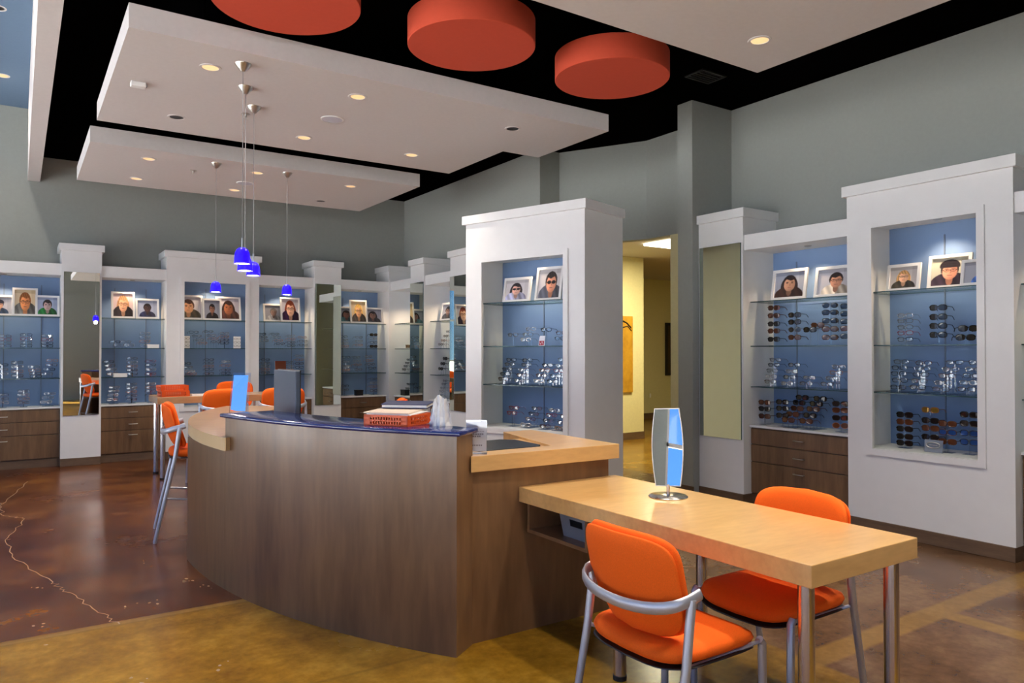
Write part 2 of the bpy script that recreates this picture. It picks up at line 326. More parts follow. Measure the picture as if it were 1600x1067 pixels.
t = thing('ceiling_vent', 'dark square air vent in the black ceiling near the wall stub', 'vent', (5.22, 4.62, ZC))
VENTM = mat('vent_black', (.012, .012, .012), .5)
MB().box(-.16, -.11, -.012, .16, -.095, 0, VENTM).box(-.16, .095, -.012, .16, .11, 0, VENTM).box(-.16, -.11, -.012, -.145, .11, 0, VENTM).box(.145, -.11, -.012, .16, .11, 0, VENTM).build('frame', t)
for k in range(5): box('slat', t, -.145, -.08+k*.036, -.01, .145, -.07+k*.036, 0, VENTM)
# pendants
SHADE = mat('lit_blue_glass', (.006, .004, .62), .25, emit=(.02, .0, 1), estr=.42)
BULB = mat('lit_white_diffuser', (1, .98, .95), .4, emit=(1, .9, .85), estr=1.6)
PEND = ((1.259, 5.171, 2.04, 'front of three clustered blue pendant lamps over the desk'), (1.386, 5.613, 2.04, 'middle of three clustered blue pendant lamps over the desk'), (1.555, 6.034, 2.05, 'rearmost of three clustered blue pendant lamps over the desk'),
        (1.7, 8.067, 2.06, 'blue pendant lamp over the tall back table, nearer the mirror column'), (2.438, 8.071, 2.065, 'blue pendant lamp hung in front of the redhead portrait bay'))
for x, y, zb, lab in PEND:
    t = thing('pendant_lamp', lab, 'pendant lamp', (x, y, zb), 0, 'blue pendant lamps'); H = ZB-zb
    MB().lathe([(0, H-.055), (.012, H-.055), (.05, H-.012), (.055, H+.002)], STEEL, 24).build('canopy', t, smooth=True)
    MB().tube([(0, 0, .17), (0, 0, H-.05)], .0022, mat('grey_cord', (.25, .25, .25), .5), 6).build('cord', t)
    MB().tube([(0, 0, .105), (0, 0, .175)], .0065, STEEL, 8).build('socket', t)
    MB().lathe([(.0075, .112), (.02, .110), (.036, .098), (.047, .075), (.0515, .04), (.0525, .0), (.0505, .0), (.0495, .04), (.045, .072), (.034, .094), (.0075, .107)], SHADE, 28).build('shade', t, smooth=True)
    MB().lathe([(.0495, .004), (.03, .001), (0, .0)], BULB, 24).build('diffuser', t, smooth=True)
    l = bpy.data.lights.new('pendant_bulb', 'POINT'); l.energy = 1.6; l.color = (1, .85, .75); l.shadow_soft_size = .03
    lo_ = bpy.data.objects.new('pendant_bulb', l); COL.objects.link(lo_); lo_.location = (x, y, zb-.03)
# ------------------------------------------------------------------ display furniture
ZCAP0, ZCAP = 2.722, 2.808
class Unit:
    def __init__(s, O, rz): s.O = Vector((O[0], O[1], 0)); s.rz = rz; s.x = Vector((math.cos(rz), math.sin(rz), 0)); s.y = Vector((-math.sin(rz), math.cos(rz), 0))
    def loc(s, px, py, dep):
        d = ray(px, py); t = (s.O+s.y*dep-_C).dot(s.y)/d.dot(s.y); P = _C+d*t; return (P-s.O).dot(s.x), P.z
    def world(s, x, y, z): return s.O+s.x*x+s.y*y+Vector((0, 0, z))
def slab_glass(name, par, x0, y0, z0, x1, y1, z1):
    mb = MB(); mb.box(x0, y0, z0, x1, y1, z1, GLASS); o = mb.build(name, par)
    o.data.materials.append(GLASSEDGE)
    for p in o.data.polygons:
        if abs(p.normal.z) < .5: p.material_index = 1
    return o
STDM = mat('blue_grey_standard', (.13, .18, .27), .5)
def standards(par, w, m0, z0, z1, n):
    for k in range(n):
        x = w*(k+.5)/n if n > 1 else w*.45
        o = MB().box(x-.005, .443, z0, x+.005, .452, z1, STDM); o.build('shelf_standard', par)
def puck(U, par, x, y, z, power=8.0):
    MB().lathe([(0, -.004), (.02, -.004), (.03, -.008), (.034, 0)], STEEL, 16, Matrix.Translation((x, y, z))).build('puck_light', par, smooth=True)
    p = U.world(x, y, z-.02); spot('puck_lamp', p, power, WARM, 120, .8, .02)
def mirror_column(U, w, label, green=False, mirror=True, dep=.5, mz=(.61, 2.48), margin=.03, base=True):
    t = thing('mirror_column' if mirror else 'display_column', label, 'column', U.O, U.rz)
    box('body', t, 0, 0, .1 if base else 0, w, dep, ZCAP0, WHITE)
    box('cap', t, -.03, -.03, ZCAP0, w+.03, dep, ZCAP, WHITE, .003)
    if base: box('baseboard', t, 0, -.012, 0, w, dep, .1, BASEW, .003)
    if mirror:
        o = box('mirror', t, margin, -.014, mz[0], w-margin, -.001, mz[1], MIRRORG if green else MIRROR)
        o.data.materials.append(GLASSEDGE)
        for p in o.data.polygons:
            if abs(p.normal.y) < .5: p.material_index = 1
        for x in (margin+.03, w-margin-.03): MB().lathe([(0, -.004), (.008, -.004), (.008, 0)], STEEL, 10, Matrix.Translation((x, -.0145, mz[1]-.03)) @ Matrix.Rotation(PI/2, 4, 'X')).build('mirror_clip', t)
    return t
def drawer_bay(U, w, label, shelves=(1.107, 1.49, 1.885), light=True, kick=.1, nst=2, power=8.0):
    t = thing('display_bay', label, 'display cabinet', U.O, U.rz); U.span = (0, w)
    box('header', t, 0, .02, 2.405, w, .5, 2.55, WHITE)
    box('back_panel', t, 0, .452, .75, w, .5, 2.405, BLUEBACK)
    box('counter', t, 0, .085, .73, w, .452, .75, WHITE, .002)
    box('cabinet_body', t, 0, .12, kick, w, .5, .73, CABWOOD)
    box('toe_kick', t, 0, .115, 0, w, .5, kick, BASEW)
    for z0, z1 in ((kick+.012, .402), (.41, .566), (.574, .718)):
        d = box('drawer', t, .006, .1, z0, w-.006, .12, z1, CABWOOD, .002)
        zz = z1-.055 if z1 < .41 else (z0+z1)/2; hx = w*.5
        MB().tube([(hx-.05, .1, zz), (hx-.05, .076, zz), (hx-.03, .072, zz), (hx+.03, .072, zz), (hx+.05, .076, zz), (hx+.05, .1, zz)], .005, STEEL, 8).build('handle', d, smooth=True)
    for z in shelves: slab_glass('glass_shelf', t, .004, .10, z-.008, w-.004, .44, z)
    standards(t, w, None, .75, 2.3, nst)
    if light: puck(U, t, w*.5, .24, 2.405, power)
    return t
def tall_case(U, w, label, op, shelves=(1.12, 1.50, 1.93), dep=.5, power=8.0):
    x0, x1, z0, z1 = op; t = thing('tall_display_case', label, 'display case', U.O, U.rz); m = WHITE; n = .45; n0, n1 = x0-.06, x1+.06; U.span = (n0, n1)
    b = MB(); zt, zb = ZCAP0, .1
    for q in (((0, 0, zb), (x0, 0, zb), (x0, 0, zt), (0, 0, zt)), ((x1, 0, zb), (w, 0, zb), (w, 0, zt), (x1, 0, zt)), ((x0, 0, zb), (x1, 0, zb), (x1, 0, z0), (x0, 0, z0)), ((x0, 0, z1), (x1, 0, z1), (x1, 0, zt), (x0, 0, zt)),
              ((0, 0, zb), (0, dep, zb), (0, dep, zt), (0, 0, zt)), ((w, 0, zb), (w, dep, zb), (w, dep, zt), (w, 0, zt)), ((0, dep, zb), (w, dep, zb), (w, dep, zt), (0, dep, zt)),
              ((n0, .02, z0), (n0, n, z0), (n0, n, z1), (n0, .02, z1)), ((n1, .02, z0), (n1, n, z0), (n1, n, z1), (n1, .02, z1)), ((n0, 0, z0), (n1, 0, z0), (n1, n, z0), (n0, n, z0)), ((n0, 0, z1), (n1, 0, z1), (n1, n, z1), (n0, n, z1)),
              ((x0, 0, z0), (x0, .02, z0), (x0, .02, z1), (x0, 0, z1)), ((x1, 0, z0), (x1, .02, z0), (x1, .02, z1), (x1, 0, z1)), ((n0, .02, z0), (x0, .02, z0), (x0, .02, z1), (n0, .02, z1)), ((x1, .02, z0), (n1, .02, z0), (n1, .02, z1), (x1, .02, z1))): b.quad(q, m)
    b.build('body', t)
    box('cap', t, -.03, -.03, ZCAP0, w+.03, dep+.0, ZCAP, m, .003); box('baseboard', t, 0, -.012, 0, w, dep, .1, BASEW, .003)
    box('back_panel', t, n0, n-.012, z0, n1, n-.001, z1, BLUEBACK); box('niche_floor', t, n0+.001, .021, z0, n1-.001, n-.013, z0+.044, WHITE)
    f = MB(); e = .042
    for a in ((x0-.01, z0-.01, x1+.01, z0+e), (x0-.01, z1-e, x1+.01, z1+.01), (x0-.01, z0+e, x0+e, z1-e), (x1-e, z0+e, x1+.01, z1-e)): f.box(a[0], -.016, a[1], a[2], .012, a[3], m)
    f.build('trim_frame', t)
    for z in shelves: slab_glass('glass_shelf', t, n0+.003, .06, z-.008, n1-.003, n-.016, z)
    for k in range(1): MB().box(x0+(x1-x0)*.45-.005, n-.021, z0, x0+(x1-x0)*.45+.005, n-.012, z1-.1, STDM).build('shelf_standard', t)
    puck(U, t, (x0+x1)/2, .24, z1, power)
    return t
R90 = -PI/2
YB = 10.85
units = {}
def U_back(x): return Unit((x, YB), 0)
def U_right(y, x=5.70): return Unit((x, y), R90)
units['A'] = U_back(-.75); drawer_bay(units['A'], 1.2, 'blue display bay with drawers holding the framed boy portrait', nst=3)
mirror_column(U_back(.45), .445, 'white mirrored column between two back wall bays, reflecting an orange chair', mz=(.64, 2.45), margin=.025)
units['B'] = U_back(.895); drawer_bay(units['B'], .765, 'blue display bay with drawers holding the long haired blonde portrait')
units['T'] = U_back(1.66); tall_case(units['T'], 1.22, 'tall white display case on the back wall behind the pendant lamp', (.18, 1.075, .64, 2.44), (1.107, 1.49, 1.885))
units['C'] = U_back(2.88); drawer_bay(units['C'], .81, 'blue display bay with drawers holding the redhead portrait')
mirror_column(U_back(3.69), .42, 'white mirrored column beside the corner bay, greenish mirror', True, mz=(.64, 2.46), margin=.012)
units['D'] = U_back(4.11); drawer_bay(units['D'], .79, 'blue corner display bay on the back wall with three portraits')
mirror_column(Unit((4.9, 10.85), 0), .5, 'plain white capped post in the corner between display bays', mirror=False)
units['E'] = Unit((4.9, 10.85), R90); drawer_bay(units['E'], .776, 'display bay on the side wall next to the corner post')
mirror_column(Unit((4.9, 10.074), R90), .442, 'white mirrored column on the side wall nearest the corner post', True, mz=(.65, 2.46), margin=.012)
units['F'] = Unit((4.9, 9.632), R90); drawer_bay(units['F'], .784, 'display bay on the side wall between two mirrored columns')
mirror_column(Unit((4.9, 8.848), R90), .5, 'white mirrored column on the side wall beside the freestanding case', True, mz=(.65, 2.46), margin=.012)
drawer_bay(Unit((4.9, 8.348), R90), .85, 'display bay on the side wall hidden behind the freestanding case')
mirror_column(U_back(-1.25), .5, 'white mirrored column at the far end of the back wall', mz=(.64, 2.45))
# right wall
mirror_column(Unit((5.70, 5.141), R90), .545, 'white mirrored column beside the doorway wall stub', True, margin=.02)
units['R'] = Unit((5.70, 4.596), R90); drawer_bay(units['R'], 1.056, 'display bay of sunglasses with wooden drawers behind the orange chair', (1.115, 1.50, 1.92))
units['K'] = Unit((5.70, 3.54), R90); tall_case(units['K'], 1.23, 'tall white case of sunglasses built along the right wall', (.175, 1.04, .63, 2.48))
drawer_bay(Unit((5.70, 2.31), R90), 1.05, 'display bay with drawers just past the tall right wall case', (1.115, 1.50, 1.92))
IA = math.atan2(-.95452, .29816)
units['I'] = Unit((3.7616, 6.4673), IA); tall_case(units['I'], 1.43, 'freestanding tall white display case behind the desk counter', (.18, 1.245, .66, 2.37), dep=.66)
# ------------------------------------------------------------------ reception desk
CX, CY, RO = 5.283, 5.484, 4.292
def arc(r, a0, a1, n): return [(CX+r*math.cos(math.radians(a0+(a1-a0)*k/(n-1))), CY+r*math.sin(math.radians(a0+(a1-a0)*k/(n-1)))) for k in range(n)]
desk = thing('reception_desk', 'curved dark wood reception desk with blue top and maple counters', 'reception desk', (1.9, 4.0, 0))
def dbuild(mb, name, par=None, **k):
    mb.v = [(x-1.9, y-4.0, z) for x, y, z in mb.v]; return mb.build(name, par or desk, **k)
A0, A1, A2 = 214.25, 190.1, 179.0
dbuild(MB().strip(arc(RO, A0, A1, 40), arc(RO-.177, A0, A1, 40), 0, 1.045, WALNUT), 'curved_wall', smooth=True)
dbuild(MB().strip(arc(RO, A1-.02, A2, 16), arc(RO-.15, A1-.02, A2, 16), 0, .852, WALNUT), 'low_curved_wall', smooth=True)
n = 40; out = arc(RO+.022, A0+.35, A1-.5, n); inn = []
for k in range(n):
    wd = .215+.13*min(1, k/(n*.35)); inn.append(arc(RO+.022-wd, A0+.35, A1-.5, n)[k])
bt = MB().strip(out, inn, 1.045, 1.069, BLUETOP); dbuild(bt, 'blue_top', bevel=.007, smooth=True)
pts = [(1.052, 4.66), (1.028, 4.68), (.995, 5.014), (.992, 5.25), (.998, 5.443), (1.037, 5.801), (1.129, 6.24), (1.269, 6.654), (1.449, 7.031), (1.65, 7.35)]
inner = [(1.16, 4.72), (1.24, 4.78), (1.26, 5.0), (1.36, 5.25), (1.49, 5.44), (1.58, 5.75), (1.66, 6.1), (1.79, 6.45), (1.95, 6.78), (2.13, 7.05)]
def smoothline(P, k=4):
    o = []
    for i in range(len(P)-1):
        p0, p1, p2, p3 = P[max(i-1, 0)], P[i], P[i+1], P[min(i+2, len(P)-1)]
        for j in range(k):
            t = j/k; o.append(tuple(.5*(2*p1[c]+(p2[c]-p0[c])*t+(2*p0[c]-5*p1[c]+4*p2[c]-p3[c])*t*t+(3*p1[c]-p0[c]-3*p2[c]+p3[c])*t**3) for c in (0, 1)))
    return o+[P[-1]]
dbuild(MB().strip(smoothline(pts), smoothline(inner), .852, .93, MAPLED, mat('maple_edge_band', (.72, .50, .24), .4)), 'left_counter')
dbuild(MB().box(1.35, 6.9, 0, 1.95, 6.98, .852, WALNUT), 'support_panel')
dbuild(MB().box(1.0, 5.50, .70, 1.5, 5.53, .852, WALNUT), 'counter_bracket')
rc = MB().prism([(1.853, 3.135), (2.795, 3.105), (2.816, 3.985), (2.596, 3.985), (2.44, 3.265), (1.853+.09, 3.265)], .853, .932, MAPLE); dbuild(rc, 'right_counter', bevel=.002)
dbuild(MB().strip([(1.866, 3.17), (2.772, 3.17), (2.79, 3.96)], [(1.90, 3.2), (2.74, 3.2), (2.755, 3.96)], 0, .853, WALNUT), 'front_panel')
dbuild(MB().box(2.60, 3.93, 0, 2.78, 3.96, .853, WALNUT), 'end_panel')
dbuild(MB().strip(arc(RO-.18, 212, 186, 20), arc(RO-.78, 212, 186, 20), .72, .75, MAPLED), 'work_surface')
dbuild(MB().strip(arc(RO-.6, 212, 186, 20), arc(RO-.63, 212, 186, 20), 0, .72, WALNUT), 'modesty_panel')
# table joined to the desk
tb = thing('service_table', 'honey maple table on chrome legs joined to the desk end', 'table', (2.487, 2.3, 0))
box('table_top', tb, -.329, -.829, .673, .329, .865, .75, MAPLE, .003)
for x, y in ((-.263, .17), (.263, .17), (-.263, -.763), (.263, -.763)):
    lg = MB().lathe([(0, .02), (.0275, .02), (.0275, .673), (0, .673)], CHROME, 24, Matrix.Translation((x, y, 0))).build('leg', tb, smooth=True)
    MB().lathe([(0, 0), (.03, 0), (.031, .02), (0, .02)], RUBBER, 24, Matrix.Translation((x, y, 0))).build('foot', lg, smooth=True)
cb = MB(); a = .018
cb.box(-.29, .36, .515, .2, .845, .515+a, WALNUT).box(-.29, .36, .515+a, .2, .36+a, .673, WALNUT).box(-.29, .845-a, .515+a, .2, .845, .673, WALNUT).box(.2-a, .36+a, .515+a, .2, .845-a, .673, WALNUT); cb.build('cubby_shelf', tb)
t = thing('storage_basket', 'grey plastic basket in the cubby under the table', 'basket', (2.42, 2.80, .533))
mb = MB(); x0, x1, y0, y1, h = -.17, .14, -.11, .14, .115
for q in (((x0, y0), (x1, y0)), ((x1, y0), (x1, y1)), ((x1, y1), (x0, y1)), ((x0, y1), (x0, y0))):
    (ax, ay), (bx, by) = q; L = lambda f, z, k=1.0: ((ax+(bx-ax)*f)*k, (ay+(by-ay)*f)*k+(.0), z)
    e = 1.1
    for f0, f1, z0, z1 in ((0, 1, 0, .06), (0, .3, .06, .095), (.7, 1, .06, .095), (0, 1, .095, h)):
        s0, s1 = .9+.1*z0/h, .9+.1*z1/h; mb.quad([L(f0, z0, s0), L(f1, z0, s0), L(f1, z1, s1), L(f0, z1, s1)], GREYP)
mb.quad([(x0*.9, y0*.9, 0), (x1*.9, y0*.9, 0), (x1*.9, y1*.9, 0), (x0*.9, y1*.9, 0)], GREYP)
o = mb.build('basket_body', t); sm = o.modifiers.new('s', 'SOLIDIFY'); sm.thickness = .004; sm.offset = 0
# ------------------------------------------------------------------ chairs
def pad(name, par, outline, surf, T, m, seg=36, rings=6, dome=.5):
    mb = MB(); V = []; F = []
    def ring(r, side):
        for k in range(seg):
            a = 2*PI*k/seg; u, v = outline(a); u *= r; v *= r
            h = T/2*(max(0, 1-r**4))**dome if r < 1 else 0
            p, nrm = surf(u, v); V.append(p+nrm*h*side)
    rs = [i/rings for i in range(1, rings)]+[.97, 1.0]
    idx = {}
    for side in (1, -1):
        p, nrm = surf(0, 0); idx[(side, 'c')] = len(V); V.append(p+nrm*T/2*side)
        for i, r in enumerate(rs):
            if r == 1.0 and side == -1: idx[(side, i)] = idx[(1, i)]; continue
            idx[(side, i)] = len(V); ring(r, side)
        b0 = idx[(side, 0)]
        for k in range(seg): F.append((idx[(side, 'c')], b0+k, b0+(k+1) % seg))
        for i in range(len(rs)-1):
            a, b = idx[(side, i)], idx[(side, i+1)]
            for k in range(seg): F.append((a+k, b+k, b+(k+1) % seg, a+(k+1) % seg))
    mb.add(V, F, m); o = mb.build(name, par); o.data.polygons.foreach_set('use_smooth', [True]*len(o.data.polygons)); return o
def sup(a, e): c, s = math.cos(a), math.sin(a); return math.copysign(abs(c)**(2/e), c), math.copysign(abs(s)**(2/e), s)
def seat_surf(zs):
    def f(u, v): return Vector((u*.245, v*.24, zs-.035-.02*max(0, v-.5)**2*4-.012*(1-u*u))), Vector((0, 0, 1))
    return f
def back_surf(zc, hh, lean=.10):
    def f(u, v):
        wd = .238-.05*max(0, -v)**1.5; x = u*wd; y = -.215+.07*u*u-lean*(v*.5+.3)+.02*v*v; z = zc+v*hh-.012*u*u*max(0, v)
        return Vector((x, y, z)), Vector((-.5*u, 1, .12)).normalized()
    return f
def chair(name, label, group, seat=.46, top=.815, high=False):
    t = thing(name, label, 'chair', group=group); zc = (seat+top)/2+.005; hh = (top-seat)/2+.012
    pad('seat', t, lambda a: sup(a, 4.2), seat_surf(seat), .075, ORANGE, dome=.35)
    pad('seat_shell', t, lambda a: sup(a, 4.2), lambda u, v: (seat_surf(seat)(u, v)[0]*1-Vector((0, 0, .036)), Vector((0, 0, 1))), .018, DARK, rings=3)
    bf = back_surf(zc, hh)
    pad('backrest', t, lambda a: sup(a, 5.5), lambda u, v: (bf(u, v)[0]+bf(u, v)[1]*.012, bf(u, v)[1]), .045, ORANGE, dome=.35)
    pad('back_shell', t, lambda a: sup(a, 5.5), lambda u, v: (bf(u*.955, v*.95)[0]-bf(u, v)[1]*.014, bf(u, v)[1]), .02, ORANGE, rings=4, dome=.4)
    zb = seat+.165; arcp = [(-.252, -.125, zb+.012)]
    for k in range(17):
        f = -1+2*k/16; arcp.append((.25*math.sin(f*PI/2)*1.0, -.165-.122*math.cos(f*PI/2)**.7, zb-.045*math.cos(f*PI/2)))
    arcp.append((.252, -.125, zb+.012))
    MB().tube(arcp, .0105, GREYMETAL, 12, flat=2.0).build('back_rail', t, smooth=True)
    for sx in (-1, 1):
        zj = seat-.055
        if not high:
            MB().tube([(sx*.25, -.165, zb), (sx*.253, -.195, seat-.06), (sx*.258, -.27, .02), (sx*.258, -.272, 0)], [.0165, .016, .014, .014], GREYMETAL, 12).build('leg', t, smooth=True)
            MB().tube([(sx*.242, .19, seat-.045), (sx*.243, .205, seat-.06), (sx*.243, .21, .1), (sx*.243, .21, 0)], .0155, GREYMETAL, 12).build('leg', t, smooth=True)
        else:
            MB().tube([(sx*.25, -.165, zb), (sx*.253, -.195, seat-.06), (sx*.262, -.33, .02), (sx*.262, -.332, 0)], [.017, .016, .014, .014], GREYMETAL, 12).build('leg', t, smooth=True)
            MB().tube([(sx*.242, .17, seat-.045), (sx*.243, .19, seat-.06), (sx*.25, .26, .02), (sx*.25, .262, 0)], .0145, GREYMETAL, 12).build('leg', t, smooth=True)
        MB().tube([(sx*.253, -.195, seat-.058), (sx*.22, -.15, seat-.075), (sx*.22, .10, seat-.07), (sx*.242, .195, seat-.05)], .008, GREYMETAL, 8).build('seat_rail', t, smooth=True)
    if high:
        MB().tube([(-.249, .235, .27), (.249, .235, .27)], .009, GREYMETAL, 8).build('footrest', t, smooth=True)
        for sx in (-1, 1): MB().tube([(sx*.2575, -.265, .33), (sx*.2475, .24, .27)], .008, GREYMETAL, 8).build('side_stretcher', t, smooth=True)
    return t
c1 = chair('guest_chair', 'orange padded chair with grey frame tucked under the near table edge', 'orange guest chairs')
c1.location = (2.03, 1.968, 0); c1.rotation_euler = (0, 0, -PI/2)
dup(c1, (2.68, 2.02, 0), PI/2, 'orange padded chair across the table, nearer the right wall', 'orange guest chairs')
b1 = chair('bar_chair', 'orange counter height chair drawn up outside the curved counter', 'orange counter chairs', .70, 1.03, True)
b1.location = (1.235, 6.36, 0); b1.rotation_euler = (0, 0, -PI/2-.14)
dup(b1, (1.84, 8.56, 0), .12, 'orange counter height chair at the tall table, back towards the desk', 'orange counter chairs')
dup(b1, (2.42, 10.10, 0), PI, 'orange counter height chair behind the tall table by the back wall', 'orange counter chairs')
dup(b1, (2.50, 8.52, 0), -.1, 'orange counter height chair seen beside the monitor, at the tall table', 'orange counter chairs')
dup(b1, (2.52, 5.9, 0), 1.15, 'orange counter height chair inside the desk behind the basket', 'orange counter chairs')
# tall table at the back
tt = thing('tall_table', 'counter height wood table on chrome legs near the back wall', 'table', (2.0, 9.4, 0))
box('table_top', tt, -.70, -.33, .855, .85, .33, .93, MAPLED, .003)
for x, y in ((-.63, .26), (-.63, -.24), (.78, .26), (.78, -.24)):
    lg = MB().lathe([(0, .02), (.0275, .02), (.0275, .855), (0, .855)], CHROME, 20, Matrix.Translation((x, y, 0))).build('leg', tt, smooth=True)
    MB().lathe([(0, 0), (.03, 0), (.031, .02), (0, .02)], RUBBER, 20, Matrix.Translation((x, y, 0))).build('foot', lg, smooth=True)
# perforated trays
def tray(label, loc, rz, W, D, H, group=None):
    t = thing('perforated_tray', label, 'tray', loc, rz, group); mb = MB(); e = .004
    def wall(p, q, nh):
        p, q = Vector(p), Vector(q); d = (q-p); L = d.length; d.normalize(); nr = Vector((-d.y, d.x, 0))*e
        M = Matrix(((d.x, nr.x/e, 0, p.x), (d.y, nr.y/e, 0, p.y), (0, 0, 1, 0), (0, 0, 0, 1)))
        for z0, z1 in ((0, .18*H), (.42*H, .56*H), (.8*H, H)): mb.box(0, 0, z0, L, e, z1, ORPLASTIC, M)
        for k in range(nh+1):
            u = .02+(L-.04)*k/nh; hw = (L-.04)/nh*.2 if 0 < k < nh else .02
            mb.box(max(0, u-hw), 0, .1*H, min(L, u+hw), e, .9*H, ORPLASTIC, M)
    wall((-W/2, -D/2, 0), (W/2, -D/2, 0), 14); wall((W/2, -D/2, 0), (W/2, D/2, 0), 12); wall((W/2, D/2, 0), (-W/2, D/2, 0), 14); wall((-W/2, D/2, 0), (-W/2, -D/2, 0), 12)
    mb.build('lattice_wall', t); box('tray_floor', t, -W/2, -D/2, 0, W/2, D/2, .003, ORPLASTIC); return t
def desk_pt(px, py, z, dr=0): p = on_z(px, py, z); return p
bp = Vector((1.655, 3.55, 1.069)); brz = math.radians(-57)
tray('orange perforated tray of papers on the blue desk top', bp, brz, .26, .24, .056)
for k, (dx, dy, r, m, lab) in enumerate(((0, .0, .06, PAPER, 'white paper sheets lying in the orange desk tray'), (-.015, .01, .12, mat('manila_folder', (.72, .58, .46), .8), 'tan folder lying on the papers in the desk tray'))):
    o = box('paper_stack' if k == 0 else 'file_folder', None, -.125, -.105, 0, .125, .105, .006, m); tag(o, lab, 'paper' if k == 0 else 'folder'); o.location = bp+Vector((dx, dy, .057+.008*k)); o.rotation_euler = (.03, 0, brz+r)
t = thing('ring_binder', 'dark blue binder lying tilted behind the tan folder', 'binder', bp+Vector((.06, .06, .078)), brz+.25); t.rotation_euler = (.10, 0, brz+.2)
NAVY = mat('navy_vinyl', (.02, .03, .10), .4); box('cover', t, -.12, -.02, 0, .14, .10, .004, NAVY); box('spine', t, -.12, .096, 0, .14, .10, .022, NAVY); box('cover', t, -.12, -.02, .018, .14, .10, .022, NAVY); box('pages', t, -.115, -.015, .004, .135, .094, .018, PAPER)
cp = on_z(690, 667, 1.069); mb = MB(); R_ = random.Random(5); nu, nv = 12, 6; vs = []
top = [.085, .105, .125, .14, .155, .16, .162, .15, .148, .14, .142, .138, .13]
for j in range(nv+1):
    for i in range(nu+1):
        u = i/nu-.5; f = j/nv; vs.append(Vector((u*(.085+.035*(1-f))+R_.uniform(-.004, .004), .014*math.sin(i*1.9)*(.5+f*.6)+.03*u*u*8*(1-f)+R_.uniform(-.003, .003), top[i]*f)))
mb.add(vs, [(j*(nu+1)+i, j*(nu+1)+i+1, (j+1)*(nu+1)+i+1, (j+1)*(nu+1)+i) for j in range(nv) for i in range(nu)], PAPER)
o = mb.build('crumpled_paper'); tag(o, 'crumpled white sheet of paper standing beside the desk tray', 'paper'); o.location = (cp.x, cp.y+.02, 1.069); o.rotation_euler = (0, 0, -.6)
for k in range(2): tray('orange perforated tray, %s of two stacked on the tall table' % ('lower' if k == 0 else 'upper'), (1.50-.012*k, 9.28, .93+.064*k), .05, .30, .24, .064, 'stacked orange trays')
o = MB().box(-.07, -.03, 0, .07, .03, .02, PAPER).box(-.05, -.02, .02, .05, .02, .026, GREYP).build('eyeglass_case'); tag(o, 'small pale box beside the stacked trays on the tall table', 'box'); o.location = (1.76, 9.25, .93)
# monitor
mp = Vector((1.45, 4.80, .751)); t = thing('computer_monitor', 'dark slate computer monitor seen from behind on the desk', 'monitor', mp, math.radians(-87))
box('shell', t, -.20, -.015, .17, .20, .02, .575, SLATE, .006); box('screen', t, -.185, .0205, .19, .185, .022, .56, DARK); box('bezel', t, -.202, .012, .165, .202, .0205, .58, DARK, .003)
box('neck', t, -.035, -.05, .01, .035, -.016, .30, SLATE, .004); box('foot', t, -.12, -.12, 0, .12, .08, .012, SLATE, .004); box('serial_label', t, -.07, -.0165, .275, .01, -.015, .305, PAPER)
MB().tube([(.05, -.03, .22), (.09, -.06, .2), (.13, -.05, .235), (.17, -.06, .20), (.2, -.05, .15), (.2, -.04, .0)], .004, mat('blue_cable', (.01, .08, .45), .4), 8).build('cable', t, smooth=True)
# desk mirrors
t = thing('easel_mirror', 'tilted rectangular mirror with clear frame on the curved counter', 'mirror', (1.50, 6.28, .93), math.radians(52))
t.rotation_euler = (0, 0, math.radians(-48)); TM = Matrix.Rotation(math.radians(-8), 4, 'X')
MB().box(-.085, 0, .012, .085, .008, .345, ACRYL, TM).build('acrylic_panel', t); MB().box(-.068, -.003, .03, .068, .0, .325, MIRROR, TM).build('mirror_glass', t)
MB().box(-.085, .0, 0, .085, .12, .008, ACRYL).build('base_plate', t); MB().box(-.03, .008, .0, .03, .014, .2, ACRYL, Matrix.Translation((0, .105, 0)) @ Matrix.Rotation(math.radians(12), 4, 'X')).build('easel_back', t)
mpos = on_z(1044, 776, .75); t = thing('table_mirror', 'upright barrel shaped mirror on a round chrome base on the table', 'mirror', (mpos.x, mpos.y, .75)); t.rotation_euler = (0, 0, math.radians(-52.2))
MB().lathe([(0, 0), (.092, 0), (.094, .003), (.088, .008), (.02, .012), (0, .012)], CHROME, 40).build('base', t, smooth=True); MB().tube([(0, 0, .01), (0, 0, .06)], .008, CHROME, 12).build('stem', t, smooth=True)
mz = Matrix.Translation((0, 0, .05)) @ Matrix.Rotation(math.radians(-9.5), 4, 'X') @ Matrix.Rotation(math.radians(-2), 4, 'Y')
prof = [(.060+.016*math.sin(PI*k/12), .375*k/12) for k in range(13)]
def barrel(s, y0, y1, m, mb, inset=0):
    ol = [(x-inset, z) for x, z in prof]; ol = [(x, min(max(z, inset), .375-inset)) for x, z in ol]; L = ol+[(-x, z) for x, z in reversed(ol)]
    v = [mz @ Vector((x, y0, z)) for x, z in L]+[mz @ Vector((x, y1, z)) for x, z in L]; n = len(L)
    mb.add(v, [tuple(range(n)), tuple(reversed(range(n, 2*n)))]+[(i, (i+1) % n, n+(i+1) % n, n+i) for i in range(n)], m); return mb
barrel(1, -.002, .006, WHITE, MB()).build('frame', t); barrel(1, -.004, -.0021, MIRROR, MB(), .004).build('mirror_glass', t)
# right counter objects
o = MB().prism([(2.027, 3.28), (2.35, 3.28), (2.415, 3.33), (2.43, 3.60), (2.36, 3.66), (2.10, 3.66), (2.027, 3.58)], 0, .014, DARK).build('desk_pad', bevel=.003); tag(o, 'flat black pad lying on the maple counter beside the sign', 'desk pad'); o.location = (0, 0, .918)
